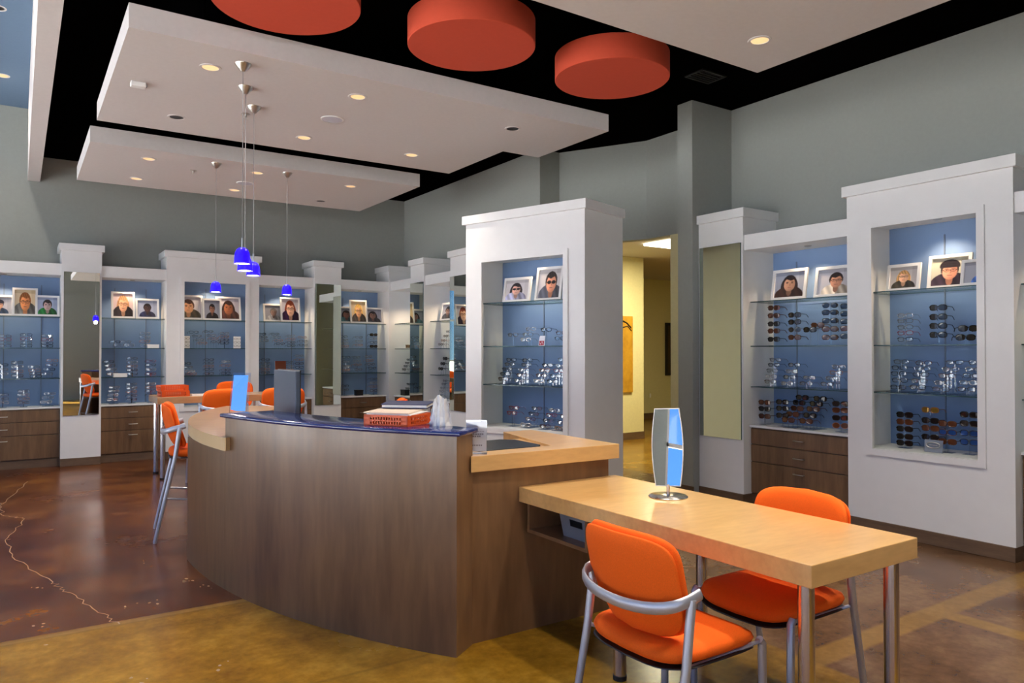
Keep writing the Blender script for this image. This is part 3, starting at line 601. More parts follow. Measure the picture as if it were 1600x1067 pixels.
# pad bridges counter and desk interior: give it a ledge
dbuild(MB().strip([(1.95, 3.262), (2.445, 3.262)], [(2.0, 3.72), (2.54, 3.72)], .89, .918, MAPLE), 'counter_ledge')
# ------------------------------------------------------------------ printed pictures
def srgb(c): return tuple((k/255/12.92 if k <= 10 else ((k/255+.055)/1.055)**2.4) for k in c)
PRINT = bpy.data.materials.new('photo_print'); PRINT.use_nodes = True; _b = PRINT.node_tree.nodes['Principled BSDF']; _a = PRINT.node_tree.nodes.new('ShaderNodeVertexColor'); _a.layer_name = 'Col'
PRINT.node_tree.links.new(_a.outputs[0], _b.inputs['Base Color']); _b.inputs['Roughness'].default_value = .35
def printed(name, par, W, H, fn, nx=52, ny=52, M=None):
    v = [Vector((-W/2+W*i/nx, 0, H*j/ny)) for j in range(ny+1) for i in range(nx+1)]
    if M: v = [M @ p for p in v]
    f = [(j*(nx+1)+i, j*(nx+1)+i+1, (j+1)*(nx+1)+i+1, (j+1)*(nx+1)+i) for j in range(ny) for i in range(nx)]
    me = bpy.data.meshes.new(name); me.from_pydata([tuple(p) for p in v], [], f); me.materials.append(PRINT)
    ca = me.color_attributes.new('Col', 'FLOAT_COLOR', 'CORNER'); data = []
    for j in range(ny):
        for i in range(nx):
            c = srgb(fn((i+.5)/nx, (j+.5)/ny)); data += [*c, 1]*4
    ca.data.foreach_set('color', data)
    o = bpy.data.objects.new(name, me); COL.objects.link(o); o.parent = par; return o
def portrait(hair, skin, top, long=False, hat=None, shades=False, specs=False, beard=None, cx=.5, cy=.56, s=1.0, bgc=(190, 190, 198)):
    def inside(u, v, x, y, a, b): return ((u-x)/a)**2+((v-y)/b)**2 < 1
    s = s*1.28; cy = cy-.03
    def base(u, v):
        c = tuple(k-26*(v > .86)-14*(u > .8) for k in bgc); fw, fh = .142*s, .20*s
        sh = 1-.35*max(-.5, min(.6, (u-cx)/fw*.5)); dk = lambda q, f: tuple(int(k*f) for k in q)
        if long and inside(u, v, cx, cy-.10*s, .215*s, .34*s): c = dk(hair, .8+.5*abs(math.sin(u*40)))
        body = abs(u-cx) < (.36*s)*(1-max(0, v/(.32*s))**2.5)**.5 if v < .32*s else False
        if body: c = dk(top, .75+.35*(u < cx)+.15*math.sin(u*25+v*9))
        if inside(u, v, cx, cy-.23*s, .065*s, .13*s): c = dk(skin, .72)
        if inside(u, v, cx, cy+.045*s, .172*s, .215*s) and v > cy-.05*s: c = dk(hair, .85+.4*abs(math.sin(u*30+v*12)))
        face = inside(u, v, cx+.005, cy-.02*s, fw, fh) and v < cy+.115*s+.03*math.sin(u*20)
        if face:
            c = dk(skin, sh*(1.04-.25*max(0, (cy-.12*s-v)*4)))
            if beard and v < cy-.10*s: c = beard
            if ((v-(cy-.115*s))**2/(.012*s)**2+(u-cx-.005)**2/(.052*s)**2) < 1: c = dk(skin, .68) if v > cy-.118*s else (196, 120, 110)
            if abs(u-cx-.018*s) < .012*s and cy-.065*s < v < cy+.01*s: c = dk(skin, .80*sh)
            for sx in (-1, 1):
                ex = cx+.005+sx*.062*s; ey = cy+.015*s
                if inside(u, v, ex, ey, .026*s, .011*s): c = dk(skin, .38)
                elif inside(u, v, ex, ey+.03*s, .036*s, .009*s): c = dk(hair, .9)
        for sx in (-1, 1):
            ex = cx+.005+sx*.066*s; ey = cy+.012*s
            if shades and inside(u, v, ex, ey, .058*s, .04*s): c = (24, 20, 20)
            if specs and not inside(u, v, ex, ey, .043*s, .03*s) and inside(u, v, ex, ey, .052*s, .038*s): c = dk(skin, .35)
        if (specs or shades) and abs(v-cy-.02*s) < .006*s and abs(u-cx-.005) < .145*s and abs(abs(u-cx-.005)-.066*s) > .045*s: c = (52, 40, 36)
        if hat and inside(u, v, cx, cy+.12*s, .19*s, .16*s) and v > cy+.075*s: c = dk(hat, .8+.3*abs(math.sin(v*40)))
        return c
    def fn(u, v):
        acc = [0, 0, 0]
        for du in (-.006, .006):
            for dv in (-.006, .006):
                q = base(u+du, v+dv); acc = [a+b/4 for a, b in zip(acc, q)]
        return tuple(max(0, min(255, a)) for a in acc)
    return fn
def photo_frame(U, key, label, L, R, T, B, dep, shelf, fn, tilt=10, right_w=None):
    xl, zl = U.loc(L, B, dep); xr, zr = U.loc(R, B, dep); wdt = xr-xl; xm = min(max((xl+xr)/2, U.span[0]+wdt/2+.004), U.span[1]-wdt/2-.004)
    _, zt = U.loc((L+R)/2, T, dep+.03); h = (zt-shelf)/math.cos(math.radians(tilt))
    p = U.world(xm, dep, shelf+.0026); t = thing('photo_frame', label, 'photo frame', p, U.rz); M = Matrix.Rotation(math.radians(-tilt), 4, 'X'); e = .016+.03*wdt
    f = MB()
    for a in ((-wdt/2, 0, wdt/2, e), (-wdt/2, h-e, wdt/2, h), (-wdt/2, e, -wdt/2+e, h-e), (wdt/2-e, e, wdt/2, h-e)): f.box(a[0], -.006, a[1], a[2], .014, a[3], WHITE, M)
    f.build('frame', t)
    printed('photograph', t, wdt-2*e, h-2*e, fn, M=M @ Matrix.Translation((0, .004, e)))
    MB().box(-wdt/2+e, .006, e, wdt/2-e, .012, h-e, GREYP, M).build('backing', t)
    MB().box(-.02, .012, .0, .02, .016, h*.7, GREYP, Matrix.Translation((0, .012+h*.38, 0)) @ Matrix.Rotation(math.radians(17), 4, 'X')).build('easel_leg', t)
SK, SKD, SKW = (222, 170, 140), (120, 78, 58), (232, 150, 95)
BRN, BLK, BLD, RED_ = (70, 42, 30), (28, 22, 24), (186, 140, 88), (120, 52, 26)
PF = [('A', 'white framed photo of a child in a cap, cut off by the bay edge', -22, 22, 461, 489, .2, 1.885, portrait((40, 40, 52), SK, (60, 80, 110), hat=(48, 48, 60), cx=.45, s=.9)),
 ('A', 'white framed photo of a boy wearing glasses', 19, 59, 450, 490, .17, 1.885, portrait((130, 80, 40), SKW, (110, 110, 105), specs=True, s=1.25, cy=.52, bgc=(225, 205, 170))),
 ('A', 'white framed photo of a toddler in green and black', 55, 93, 462, 490, .14, 1.885, portrait((45, 38, 40), (190, 160, 155), (30, 110, 50), s=1.05, bgc=(165, 175, 200))),
 ('B', 'white framed photo of a smiling woman with long blonde hair', 174, 211, 456, 493, .2, 1.885, portrait((176, 128, 90), (235, 175, 140), (40, 30, 34), long=True, specs=True, s=1.2, bgc=(215, 195, 200))),
 ('B', 'white framed photo of a dark haired man in a navy shirt', 212, 249, 467, 494, .2, 1.885, portrait(BLK, (70, 50, 48), (44, 48, 80), s=.9, bgc=(170, 178, 200))),
 ('T', 'white framed photo of a woman with short dark hair, hand to face', 270, 316, 461, 492, .2, 1.885, portrait(BRN, (225, 165, 120), (90, 80, 60), s=1.1, bgc=(205, 200, 205))),
 ('T', 'white framed photo of a person in black before grey', 317, 347, 467, 491, .17, 1.885, portrait(BLK, (150, 105, 85), (35, 32, 36), s=.85, bgc=(150, 155, 170))),
 ('T', 'white framed photo of a smiling woman with curly black hair', 338, 377, 464, 493, .22, 1.885, portrait((50, 34, 30), (150, 92, 62), (96, 62, 56), long=True, s=1.15, bgc=(195, 190, 200))),
 ('C', 'white framed photo of a grey toned older person', 412, 444, 475, 497, .22, 1.885, portrait((88, 84, 84), (120, 96, 88), (150, 150, 155), s=.9, bgc=(135, 138, 150))),
 ('C', 'white framed photo of a redhead woman wearing glasses', 439, 470, 465, 498, .17, 1.885, portrait(RED_, (232, 180, 150), (52, 28, 60), long=True, specs=True, s=1.25, bgc=(205, 200, 205))),
 ('D', 'white framed photo of a woman with black hair and teal scarf', 517, 550, 479, 501, .22, 1.885, portrait(BLK, (120, 85, 75), (70, 110, 120), long=True, s=.95, bgc=(150, 155, 170))),
 ('D', 'white framed photo of a blonde woman in a grey scarf, brightly lit', 548, 575, 469, 502, .17, 1.885, portrait((235, 175, 90), (240, 180, 130), (80, 72, 66), long=True, specs=True, s=1.1, bgc=(235, 210, 170))),
 ('D', 'white framed photo of a woman with straight dark hair', 572, 604, 481, 503, .2, 1.885, portrait((40, 34, 40), (150, 112, 100), (62, 58, 68), long=True, s=.95, bgc=(150, 152, 168))),
 ('F', 'white framed photo of a man on the side wall shelf', 687, 708, 473, 497, .2, 1.885, portrait(BLK, (140, 110, 100), (60, 62, 72), s=1.0)),
 ('R', 'white framed photo of a woman in a dark hooded scarf', 1204, 1258, 421, 466, .2, 1.92, portrait((36, 30, 32), (170, 130, 108), (60, 40, 34), long=True, s=1.05, bgc=(165, 172, 188))),
 ('R', 'white framed photo of a laughing man touching his glasses', 1271, 1329, 416, 462, .2, 1.92, portrait((34, 26, 26), (196, 140, 112), (205, 195, 180), specs=True, s=1.0, cx=.58, bgc=(190, 190, 198))),
 ('K', 'white framed photo of a blonde woman with hand at chin', 1384, 1436, 413, 453, .2, 1.93, portrait(BLD, (228, 175, 140), (70, 66, 56), long=True, specs=True, s=.95, bgc=(195, 188, 185))),
 ('K', 'white framed photo of a smiling woman in a knit hat', 1448, 1516, 398, 450, .25, 1.93, portrait((60, 46, 44), (236, 160, 130), (60, 48, 60), hat=(46, 40, 44), specs=True, s=1.15, bgc=(200, 195, 175))),
 ('K', 'white framed photo partly hidden by the case edge, blue shirt', 1500, 1552, 405, 446, .15, 1.93, portrait((40, 34, 36), SK, (70, 110, 180), s=.95, cx=.72, bgc=(165, 168, 178))),
 ('I', 'white framed photo of a long haired woman in sunglasses', 785, 827, 434, 466, .18, 1.93, portrait((36, 26, 26), (214, 165, 145), (170, 172, 200), long=True, shades=True, s=1.0, cx=.45, bgc=(205, 200, 202))),
 ('I', 'white framed photo of a man in dark sunglasses, chin on hand', 835, 876, 417, 464, .18, 1.93, portrait((52, 42, 38), (222, 150, 118), (84, 86, 98), shades=True, s=1.2, cx=.58, bgc=(210, 205, 205)))]
for k, lab, L, R, T, B, dep, sh, fn in PF: photo_frame(units[k], k, lab, L, R, T, B, dep, sh, fn)
# acrylic sign on the right counter
t = thing('acrylic_sign', 'clear acrylic sign holder with a white printed sheet on counter', 'sign', (1.93, 3.21, .9326), math.radians(-33))
def signfn(u, v):
    c = (222, 214, 216)
    for k, (y, w0, w1) in enumerate(((.66, .08, .9), (.58, .08, .85), (.5, .08, .7), (.2, .2, .8))):
        if abs(v-y) < .018 and w0 < u < w1 and int(u*37+k*5) % 4: c = (128, 112, 122)
    return c
printed('printed_sheet', t, .10, .15, signfn, 40, 40, Matrix.Translation((0, 0, .012))); MB().box(-.053, .001, .0, .053, .003, .17, ACRYL).build('back_plate', t); MB().box(-.053, -.004, .0, .053, -.002, .17, ACRYL).build('front_plate', t); MB().box(-.053, -.03, 0, .053, .03, .003, ACRYL).build('base', t)
# hall pictures
t = thing('wall_art', 'tall golden abstract panel on the hallway wall', 'wall art', (8.1, 9.005, .78))
GOLD = grained('gold_abstract_print', (.30, .13, .008), (.62, .34, .03), (3, 3, 2), .5); box('panel', t, -.3, -.03, 0, .28, 0, 1.24, GOLD); MB().tube([(.0, -.031, 1.18), (.14, -.031, 1.13), (.24, -.031, 1.05)], .012, DARK, 6).build('brush_stroke', t); MB().tube([(.05, -.031, 1.05), (.16, -.031, 1.08), (.25, -.031, 1.0)], .009, DARK, 6).build('brush_stroke', t)
t = thing('dark_picture_frame', 'dark framed picture on the unlit wall past the hallway', 'picture frame', (11.98, 11.58, .92)); box('frame', t, -.22, -.03, 0, .3, .0, 1.15, DARK); box('picture', t, -.16, -.033, .06, .24, -.03, 1.09, mat('dim_print', (.05, .03, .01), .6))
for x in (11.05, 11.32):
    t = thing('wall_outlet', 'beige outlet plate, one of two low on the dim far wall', 'outlet', (x, 11.592, .42), 0, 'hall outlets'); box('plate', t, -.05, -.008, 0, .05, 0, .15, CREAM); box('socket', t, -.02, -.011, .03, .02, -.008, .12, PAPER)
# ------------------------------------------------------------------ eyewear
LDARK = mat('dark_tinted_lens', (.012, .008, .008), .06, coat=.4); LCLEAR = clear('clear_lens', (.93, .95, .96), .10)
LAMBER = mat('amber_lens', (.10, .03, .012), .08, coat=.4); LBLUE = mat('blue_mirror_lens', (.02, .08, .30), .08, .3); LGOLD = mat('gold_mirror_lens', (.35, .20, .03), .12, .4)
FC = {'black': mat('black_acetate', (.008, .007, .008), .25), 'brown': mat('tortoise_acetate', (.09, .028, .010), .25), 'red': mat('red_acetate', (.28, .012, .015), .25), 'silver': mat('silver_wire', (.62, .60, .58), .25, .9), 'gunmetal': mat('gunmetal_wire', (.12, .12, .13), .3, .8), 'copper': mat('copper_wire', (.45, .20, .10), .3, .8)}
def rimpath(cx, a, b, e, n=14): return [(cx+a*sup(2*PI*k/n, e)[0], -.006*((cx+a*sup(2*PI*k/n, e)[0])/.06)**2*-1, b*sup(2*PI*k/n, e)[1]) for k in range(n)]
EYE = {}
def eyewear_mesh(kind, color):
    key = (kind, color)
    if key in EYE: return EYE[key]
    fm = FC[color]; sun = kind in ('sun', 'aviator', 'blue', 'gold'); a, b, e, r = (.030, .0215, 2.8, .0032) if sun else (.0265, .0165, 3.0, .0021)
    if kind == 'aviator': b, e, r = .0235, 2.1, .0018
    fr = MB()
    for sx in (-1, 1):
        P = rimpath(sx*.0345, a, b, e); fr.tube(P+[P[0]], r, fm, 6, caps=False)
        fr.box(sx*(.0345+a)-.003, -.001, .004, sx*(.0345+a)+.003, .006, .010, fm)
    fr.tube([(-.0345+a-.001, 0, .006), (0, -.001, .009), (.0345-a+.001, 0, .006)], r, fm, 6)
    lm = {'sun': LDARK if color != 'brown' else LAMBER, 'aviator': LAMBER if color == 'copper' else LDARK, 'blue': LBLUE, 'gold': LGOLD}.get(kind, LCLEAR)
    ls = []
    for sx in (-1, 1):
        P = [(x, y+.0005, z) for x, y, z in rimpath(sx*.0345, a*.99, b*.99, e)]; mb = MB(); v = P+[(x, y+.0016, z) for x, y, z in P]; n = len(P)
        mb.add(v, [tuple(range(n)), tuple(reversed(range(n, 2*n)))]+[(i, (i+1) % n, n+(i+1) % n, n+i) for i in range(n)], lm); ls.append(mb)
    tp = []
    for sx in (-1, 1):
        x = sx*(.0345+a+.001); tp.append(MB().tube([(x, .002, .007), (x*1.01, .03, .007), (x, .085, .005), (x*.97, .108, -.008), (x*.94, .125, -.022)], [r*.95, r*.9, r*.85, r*.9, r*.8], fm, 6))
    f = fr.build('eyeglasses'); L = [m.build('lens') for m in ls]; T = [m.build('temple') for m in tp]
    j = MB()
    for m in [fr]+ls+tp:
        k = len(j.v); j.v += m.v; j.f += [tuple(i+k for i in q) for q in m.f]; j.m += [j.mi(m.mats[i]) for i in m.m]
    whole = j.build('eyeglasses'); meshes = (f.data, [l.data for l in L], [q.data for q in T], whole.data)
    for o in [f, whole]+L+T: bpy.data.objects.remove(o)
    EYE[key] = meshes; return meshes
KN = {'sun': 'sunglasses', 'aviator': 'aviator sunglasses', 'blue': 'blue mirrored sunglasses', 'gold': 'gold mirrored sunglasses', 'clear': 'eyeglasses'}
ORD = ['first', 'second', 'third', 'fourth', 'fifth', 'sixth', 'seventh']
UN = {'A': ('boy portrait bay', 'mirrored column'), 'B': ('blonde portrait bay', 'mirrored column'), 'T': ('tall back wall case', 'mirrored column'), 'C': ('redhead portrait bay', 'tall case'), 'D': ('corner bay', 'mirrored column'), 'E': ('side bay', 'corner post'), 'F': ('side wall bay', 'corner'),
      'R': ('drawer bay', 'mirror column'), 'K': ('tall right case', 'drawer bay'), 'I': ('freestanding case', 'back wall')}
def place_glasses(U, key, x, dep, z, kind, color, label, group, parts, yaw=0, pitch=0):
    f, L, T, whole = eyewear_mesh(kind, color); nm = 'sunglasses' if kind != 'clear' else 'eyeglasses'
    o = bpy.data.objects.new(nm, f if parts else whole); COL.objects.link(o)
    o.location = U.world(x, dep, z); o.rotation_euler = (pitch, 0, U.rz+yaw); tag(o, label, nm, group)
    if parts:
        for d in L: c = bpy.data.objects.new('lens', d); COL.objects.link(c); c.parent = o
        for d in T: c = bpy.data.objects.new('temple', d); COL.objects.link(c); c.parent = o
    return o
def stack(key, shelf, shelfname, pos, items, depth=(.26, .26), parts=True, yaw=0):
    """items: (px, py, kind, colour) from the top down; pos = ordinal of the stand on its shelf"""
    U = units[key]; n = len(items); uname, ref = UN[key]; pts = []
    for k, (px, py, kind, color) in enumerate(items):
        dep = min(.30, depth[0]+(depth[1]-depth[0])*(k/(n-1) if n > 1 else 0))
        x, z = U.loc(px, py, dep); x = min(max(x, U.span[0]+.08), U.span[1]-.08); z = max(z, shelf+.026); pts.append((x, dep, z))
        tier = 'alone' if n == 1 else ('topmost' if k == 0 else ('lowest' if k == n-1 else ORD[k]+' down'))
        lab = '%s %s, %s, %s stand from %s, %s, %s' % (color, KN[kind], tier, ORD[pos], ref, shelfname, uname)
        place_glasses(U, key, x, dep, z, kind, color, lab, 'eyewear on the '+uname, parts, yaw)
    base = U.world(pts[-1][0], pts[-1][1]+.012, shelf+.0006); t = thing('eyewear_stand', 'clear acrylic eyewear stand, %s from %s, %s, %s' % (ORD[pos], ref, shelfname, uname), 'eyewear stand', base, U.rz, 'eyewear stands on the '+uname)
    bx, by = pts[-1][0], pts[-1][1]+.012; xs = [p[0]-bx for p in pts]; ys = [p[1]+.012-by for p in pts]
    box('base_plate', t, min(xs)-.04, min(ys)-.03, 0, max(xs)+.04, max(ys)+.04, .004, ACRYL)
    done = []
    for (x, d, z), lx, ly in zip(pts, xs, ys):
        hz = z-shelf-.004
        if not any(abs(lx-a) < .012 and abs(ly-b) < .012 for a, b in done):
            o = MB().box(lx-.006, ly-.002, .003, lx+.006, ly+.004, hz+.006, ACRYL).build('post', t); done.append((lx, ly))
        MB().box(lx-.010, ly-.013, hz+.002, lx+.010, ly+.004, hz+.007, ACRYL).build('nose_rest', t)
def col(px, ys, kinds): return [(px, y, *kinds[i % len(kinds)]) for i, y in enumerate(ys)]
B_, W_, Rr, Sv, Gm, Cp = ('sun', 'black'), ('sun', 'brown'), ('clear', 'red'), ('clear', 'silver'), ('clear', 'gunmetal'), ('clear', 'copper')
CB, CW = ('clear', 'black'), ('clear', 'brown'); AV, AVB = ('aviator', 'copper'), ('aviator', 'gunmetal')
def stair(pts, kinds): return [(x, y, *kinds[i % len(kinds)]) for i, (x, y) in enumerate(pts)]
MS, LS, CT = 'middle shelf', 'lower shelf', 'counter top'
ST = (.36, .14)
# right wall drawer bay
stack('R', 1.50, MS, 0, col(1208.5, (481, 493, 506, 517, 530), (W_, W_, B_, W_, B_)))
stack('R', 1.50, MS, 1, col(1241, (492, 503, 515, 527), (B_, B_, AVB, W_)))
stack('R', 1.50, MS, 2, stair(((1277, 508), (1265, 515)), (W_, B_)), (.30, .18))
stack('R', 1.50, MS, 3, col(1297, (477, 488, 501, 514, 527), (AVB, B_, B_, W_, W_)), yaw=.5)
stack('R', 1.50, MS, 4, col(1326, (478, 490, 502, 513, 525), (B_, B_, B_, W_, B_)), yaw=.5)
stack('R', 1.115, LS, 0, stair(((1211, 562), (1208.5, 570), (1206, 579), (1204, 588), (1203, 596)), (Gm, CB, CB, Sv, CW)), ST)
stack('R', 1.115, LS, 1, stair(((1240.5, 570), (1236.5, 580), (1233, 589), (1229, 599)), (CB, Sv, CB, Sv)), (.34, .14))
stack('R', 1.115, LS, 2, stair(((1264, 590), (1259, 599)), (Gm, Gm)), (.24, .14))
stack('R', 1.115, LS, 3, stair(((1310, 573), (1306, 582), (1300, 591), (1292, 600)), (Sv, Cp, Sv, Gm)), (.34, .14))
stack('R', .75, CT, 0, col(1192, (628.5, 638.5, 650), (W_, B_, W_)), (.2, .2))
stack('R', .75, CT, 1, col(1222, (628, 638, 649), (B_, B_, B_)), (.2, .2))
stack('R', .75, CT, 2, stair(((1253, 621), (1248, 629), (1245, 638), (1238, 647), (1231, 656)), (B_, B_, W_, W_, W_)), (.38, .16))
stack('R', .75, CT, 3, stair(((1281, 623), (1275, 631), (1270, 639), (1265, 649), (1259, 658)), (B_, B_, W_, B_, W_)), (.38, .16))
stack('R', .75, CT, 4, col(1313, (631, 641, 653, 665), (B_, W_, B_, AV)), (.2, .2), yaw=.4)
# tall right case
stack('K', 1.50, MS, 0, col(1414, (493, 501, 511, 520, 530), (Sv, Gm, Gm, Rr, CB)), (.24, .24))
stack('K', 1.50, MS, 1, col(1465.5, (480.5, 495, 509, 523), (B_, B_, B_, B_)), (.24, .24))
stack('K', 1.50, MS, 2, stair(((1513, 513), (1509, 527)), (B_, B_)), (.24, .2), yaw=.7)
stack('K', 1.12, LS, 0, stair(((1408, 565), (1405, 574.5), (1404, 583.5), (1405.5, 594), (1403, 605)), (Gm, CB, CB, CB, CB)), (.30, .16))
stack('K', 1.12, LS, 1, stair(((1443, 567), (1441, 576), (1438.5, 585), (1436, 595), (1433.5, 605)), (CW, Sv, CB, Gm, CB)), (.30, .16))
stack('K', 1.12, LS, 2, stair(((1491.5, 566), (1485, 577), (1479.5, 587), (1473.5, 598), (1470, 608)), (Gm, Sv, CW, Sv, Gm)), (.36, .14))
stack('K', 1.12, LS, 3, stair(((1527, 566), (1522, 577), (1518, 587), (1513, 598), (1510, 608)), (Gm, Sv, CB, Sv, CB)), (.36, .14))
stack('K', .674, 'bottom shelf', 0, col(1413, (648, 659, 670, 682, 692), (B_, W_, B_, B_, B_)), (.2, .2))
stack('K', .674, 'bottom shelf', 1, col(1453, (640.5, 657, 669, 683), (('gold', 'copper'), B_, W_, B_)), (.26, .26))
stack('K', .674, 'bottom shelf', 2, col(1480, (662, 675.5, 690), (W_, ('blue', 'brown'), W_)), (.2, .2))
stack('K', .674, 'bottom shelf', 3, col(1514, (648, 662, 677, 691), (B_, B_, ('blue', 'black'), ('blue', 'black'))), (.22, .22))
# freestanding case
stack('I', 1.50, MS, 0, [(801, 523, *Gm)], (.2, .2))
stack('I', 1.50, MS, 1, stair(((829, 514), (824.5, 522.5), (821, 530.5)), (Sv, Gm, Sv)), (.30, .14))
stack('I', 1.50, MS, 2, [(853, 515, *CB)], (.26, .26))
stack('I', 1.50, MS, 3, stair(((877, 520), (875, 528.5)), (CW, CB)), (.24, .16))
stack('I', 1.12, LS, 0, stair(((798.5, 562), (796, 569), (792, 576.5), (789, 584), (786, 592)), (CB, Gm, Gm, CB, CW)), ST)
stack('I', 1.12, LS, 1, stair(((824, 562.5), (822, 570), (818, 578), (815, 586), (811, 594.5)), (CB, CB, Sv, CW, CB)), ST)
stack('I', 1.12, LS, 2, stair(((855, 570.5), (850.5, 578.5), (845.5, 586.5), (841.5, 595)), (CB, Cp, CW, Sv)), (.34, .14))
stack('I', 1.12, LS, 3, stair(((880, 562), (877, 571.5), (873, 579), (868, 587.5), (863, 596)), (CB, Sv, Rr, CB, CB)), ST)
stack('I', .704, 'bottom shelf', 0, stair(((802.5, 637), (799.5, 645)), (Rr, Rr)), (.24, .18))
stack('I', .704, 'bottom shelf', 1, stair(((838.5, 638), (833.5, 646.5), (828.5, 654.5), (821, 663.5)), (Gm, CB, CW, Sv)), (.36, .14))
stack('I', .704, 'bottom shelf', 2, stair(((866, 641), (861.5, 648.5), (856.5, 657), (851.5, 666)), (Sv, Rr, CB, CW)), (.36, .14))
stack('I', .704, 'bottom shelf', 3, stair(((884, 651), (879.5, 660.5), (875, 669)), (Gm, CW, Cp)), (.32, .14))
# back wall bays (too small to show parts)
BK = (CB, Gm, Sv, Cp, CW)
def bstack(key, shelf, sname, pos, px, ys, dx=0, kinds=BK): stack(key, shelf, sname, pos, [(px+dx*i, y, *kinds[(i+pos) % len(kinds)]) for i, y in enumerate(ys)], (.30, .22), False)
bstack('A', 1.49, MS, 0, 8, (525, 530, 535, 540), 0, (CW, Rr, Gm)); bstack('A', 1.49, MS, 1, 41, (523, 529, 535, 540), 0, (CB, CB, Rr, Gm)); bstack('A', 1.49, MS, 2, 74, (525, 530.5, 536, 540.5), 0, (CB, CB, Gm, Rr))
bstack('A', 1.107, LS, 0, 3, (570, 577, 584)); bstack('A', 1.107, LS, 1, 27, (566, 573, 580, 587)); bstack('A', 1.107, LS, 2, 53, (573, 578.5, 583.5, 588), 1); bstack('A', 1.107, LS, 3, 84, (563, 570, 577, 584), -3.5)
bstack('A', .75, CT, 0, 4, (617, 623, 629)); bstack('A', .75, CT, 1, 37, (611, 617, 623, 629)); bstack('A', .75, CT, 2, 78, (615, 621, 628), -3, (Sv,))
bstack('B', 1.49, MS, 0, 180, (534, 539), 6); bstack('B', 1.49, MS, 1, 197, (534, 539), 5); bstack('B', 1.49, MS, 2, 227, (521, 527, 533, 539), 0, (Sv, Cp, Sv))
bstack('B', 1.107, LS, 0, 170, (565, 571, 577, 584), 2); bstack('B', 1.107, LS, 1, 207, (560, 566, 572, 578, 584)); bstack('B', 1.107, LS, 2, 236, (564, 570, 577, 584), 0, (CB, Sv, Rr))
bstack('B', .75, CT, 0, 179, (605, 611, 617, 624), -1, (Sv,)); bstack('B', .75, CT, 1, 206, (600, 606, 612, 618, 624)); bstack('B', .75, CT, 2, 236, (599, 605, 611, 617))
bstack('T', 1.49, MS, 0, 303, (519, 525, 531, 536), 4.5); bstack('T', 1.49, MS, 1, 326, (518, 524, 529, 534), 4); bstack('T', 1.49, MS, 2, 351, (521, 526, 531, 536))
bstack('T', 1.107, LS, 0, 291, (568, 574, 580, 586), 3); bstack('T', 1.107, LS, 1, 327, (562, 567, 572, 577, 584), 0, (Cp, CB, CB)); bstack('T', 1.107, LS, 2, 353, (565, 571, 578, 585))
bstack('C', 1.49, MS, 0, 409, (522, 527, 532), 2); bstack('C', 1.49, MS, 1, 430, (522, 527, 532, 537), 2.7); bstack('C', 1.49, MS, 2, 455, (525, 530, 535, 540)); bstack('C', 1.49, MS, 3, 474, (527, 533, 539))
bstack('C', 1.107, LS, 0, 415, (562, 567, 572, 577, 582)); bstack('C', 1.107, LS, 1, 452, (566, 572, 578)); bstack('C', 1.107, LS, 2, 468, (556, 562, 568, 574, 580))
bstack('D', 1.49, MS, 0, 537, (526, 531, 536, 541), .7); bstack('D', 1.49, MS, 1, 561, (527, 533, 539)); bstack('D', 1.49, MS, 2, 584, (523, 529, 535, 541), 0, (CB, B_, B_, Sv))
bstack('D', 1.107, LS, 0, 541, (558, 565, 572, 578)); bstack('D', 1.107, LS, 1, 557, (558, 564, 570, 577), 1); bstack('D', 1.107, LS, 2, 576, (557, 563, 569, 575), 2)
bstack('D', .75, CT, 0, 539, (603, 609)); bstack('D', .75, CT, 1, 584, (592, 598, 604, 610))
bstack('E', 1.107, LS, 0, 636, (562, 567, 572, 577), -2.5, (CB, CW)); bstack('E', .75, CT, 0, 636, (600, 607), 0)
bstack('F', 1.49, MS, 0, 700, (518, 525, 532, 538), -4, (CW, CW, Cp)); bstack('F', 1.107, LS, 0, 688, (560, 568, 576), 0, (B_,)); bstack('F', .75, CT, 0, 695, (595, 600, 606, 611, 617), -3.2, (Sv,))
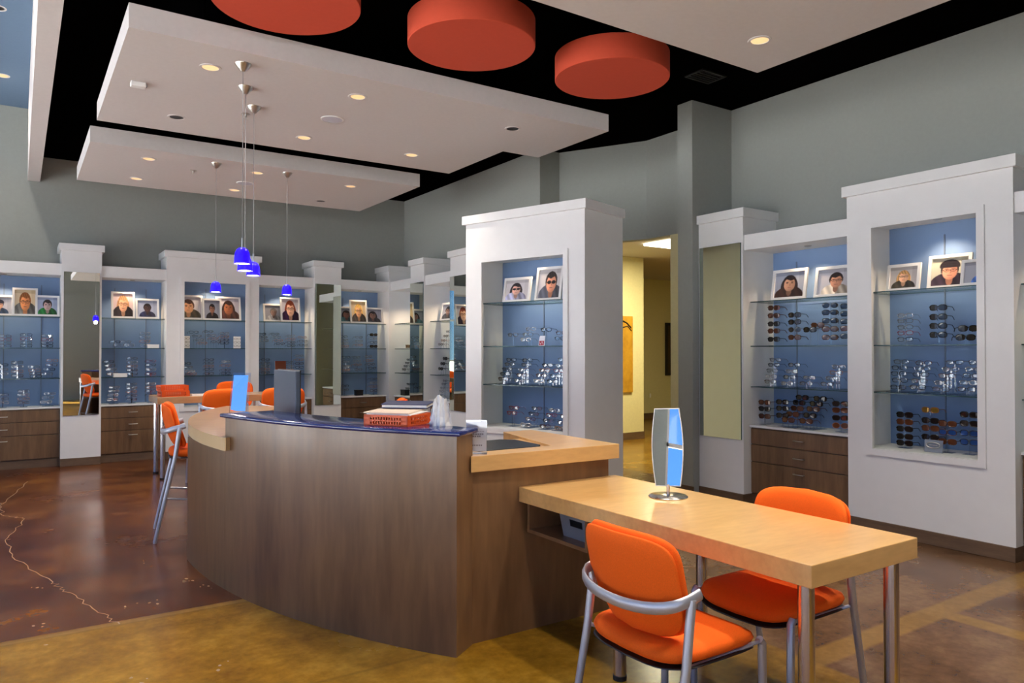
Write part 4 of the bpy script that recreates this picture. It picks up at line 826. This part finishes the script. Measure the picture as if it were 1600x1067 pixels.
# small shelf items
def shelf_card(key, name, label, cat, px, dep, shelf, W, H, fn, tilt=8, back=WHITE):
    U = units[key]; x, _ = U.loc(px, 540, dep); t = thing(name, label, cat, U.world(x, dep, shelf+.0012), U.rz); M = Matrix.Rotation(math.radians(-tilt), 4, 'X')
    MB().box(-W/2, 0, 0, W/2, .006, H, back, M).build('card', t)
    if fn: printed('print', t, W, H, fn, 24, 24, Matrix.Translation((0, -.001, 0)) @ M)
    return t
def redcard(u, v):
    if v > .52 and (u-1.0)**2+(v-.5)**2*1.0 > .98 and u < .7: return (90, 120, 165)
    if .08 < u < .92 and .06 < v < .52:
        if .2 < u < .8 and abs(v-.28-.10*math.sin(u*14)) < .045: return (235, 215, 220)
        return (150, 12, 34)
    return (225, 228, 238)
shelf_card('I', 'brand_card', 'white display card with red square logo on freestanding case shelf', 'card', 846, .12, 1.50, .068, .095, redcard)
t = shelf_card('K', 'brand_block', 'grey block with an oval emblem among the lowest sunglasses', 'brand block', 1457, .13, .674, .135, .095, None, 6, mat('grey_emblem_block', (.22, .24, .26), .35, .3))
el = [(.05*math.cos(2*PI*k/24), -.003, .055+.022*math.sin(2*PI*k/24)) for k in range(25)]; MB().tube(el, .0028, STEEL, 6, caps=False).build('oval_emblem', t, smooth=True); MB().box(-.03, -.004, .052, .03, -.001, .058, STEEL).build('emblem_bar', t)
shelf_card('C', 'brown_card', 'brown display card on the redhead portrait bay shelf', 'card', 439, .14, 1.115, .16, .19, lambda u, v: (104, 50, 24) if v > .08 else (220, 170, 120))
for px, lab in ((291, 'left'), (371, 'right')):
    U = units['T']; x, _ = U.loc(px, 540, .2); t = thing('eyewear_card', 'cream display card with three frames, near the %s' % ('mirror column side of the tall back case' if px < 300 else 'redhead bay side of the tall back case'), 'card', U.world(x, .2, 1.4905), U.rz); box('card', t, -.05, .02, 0, .05, .03, .17, PAPER)
    for k in range(3): c = bpy.data.objects.new('eyeglasses', eyewear_mesh('clear', 'brown')[0]); COL.objects.link(c); c.parent = t; c.location = (0, .014, .035+.05*k); c.scale = (.72, .72, .72)
for key, px, dep, sh, W, H, lab in (('B', 239, .16, 1.49, .14, .05, 'pale box on the middle shelf of the blonde portrait bay'), ('B', 188, .14, 1.107, .16, .05, 'pale box on the lower shelf of the blonde portrait bay'), ('D', 561, .2, .75, .12, .09, 'dark box on the corner bay counter'), ('E', 632, .2, .75, .16, .09, 'dark box on the side bay counter by the corner post'), ('E', 638, .22, 1.5, .07, .05, 'small brown box on the side bay middle shelf')):
    U = units[key]; x, _ = U.loc(px, 560, dep); m = PAPER if 'pale' in lab else (DARK if 'dark' in lab else CABWOOD)
    t = thing('display_box', lab, 'box', U.world(x, dep, sh+.0005), U.rz); box('carton', t, -W/2, -.03, 0, W/2, .05, H*.8, m, .002); box('lid', t, -W/2-.003, -.033, H*.8, W/2+.003, .053, H, m, .002)
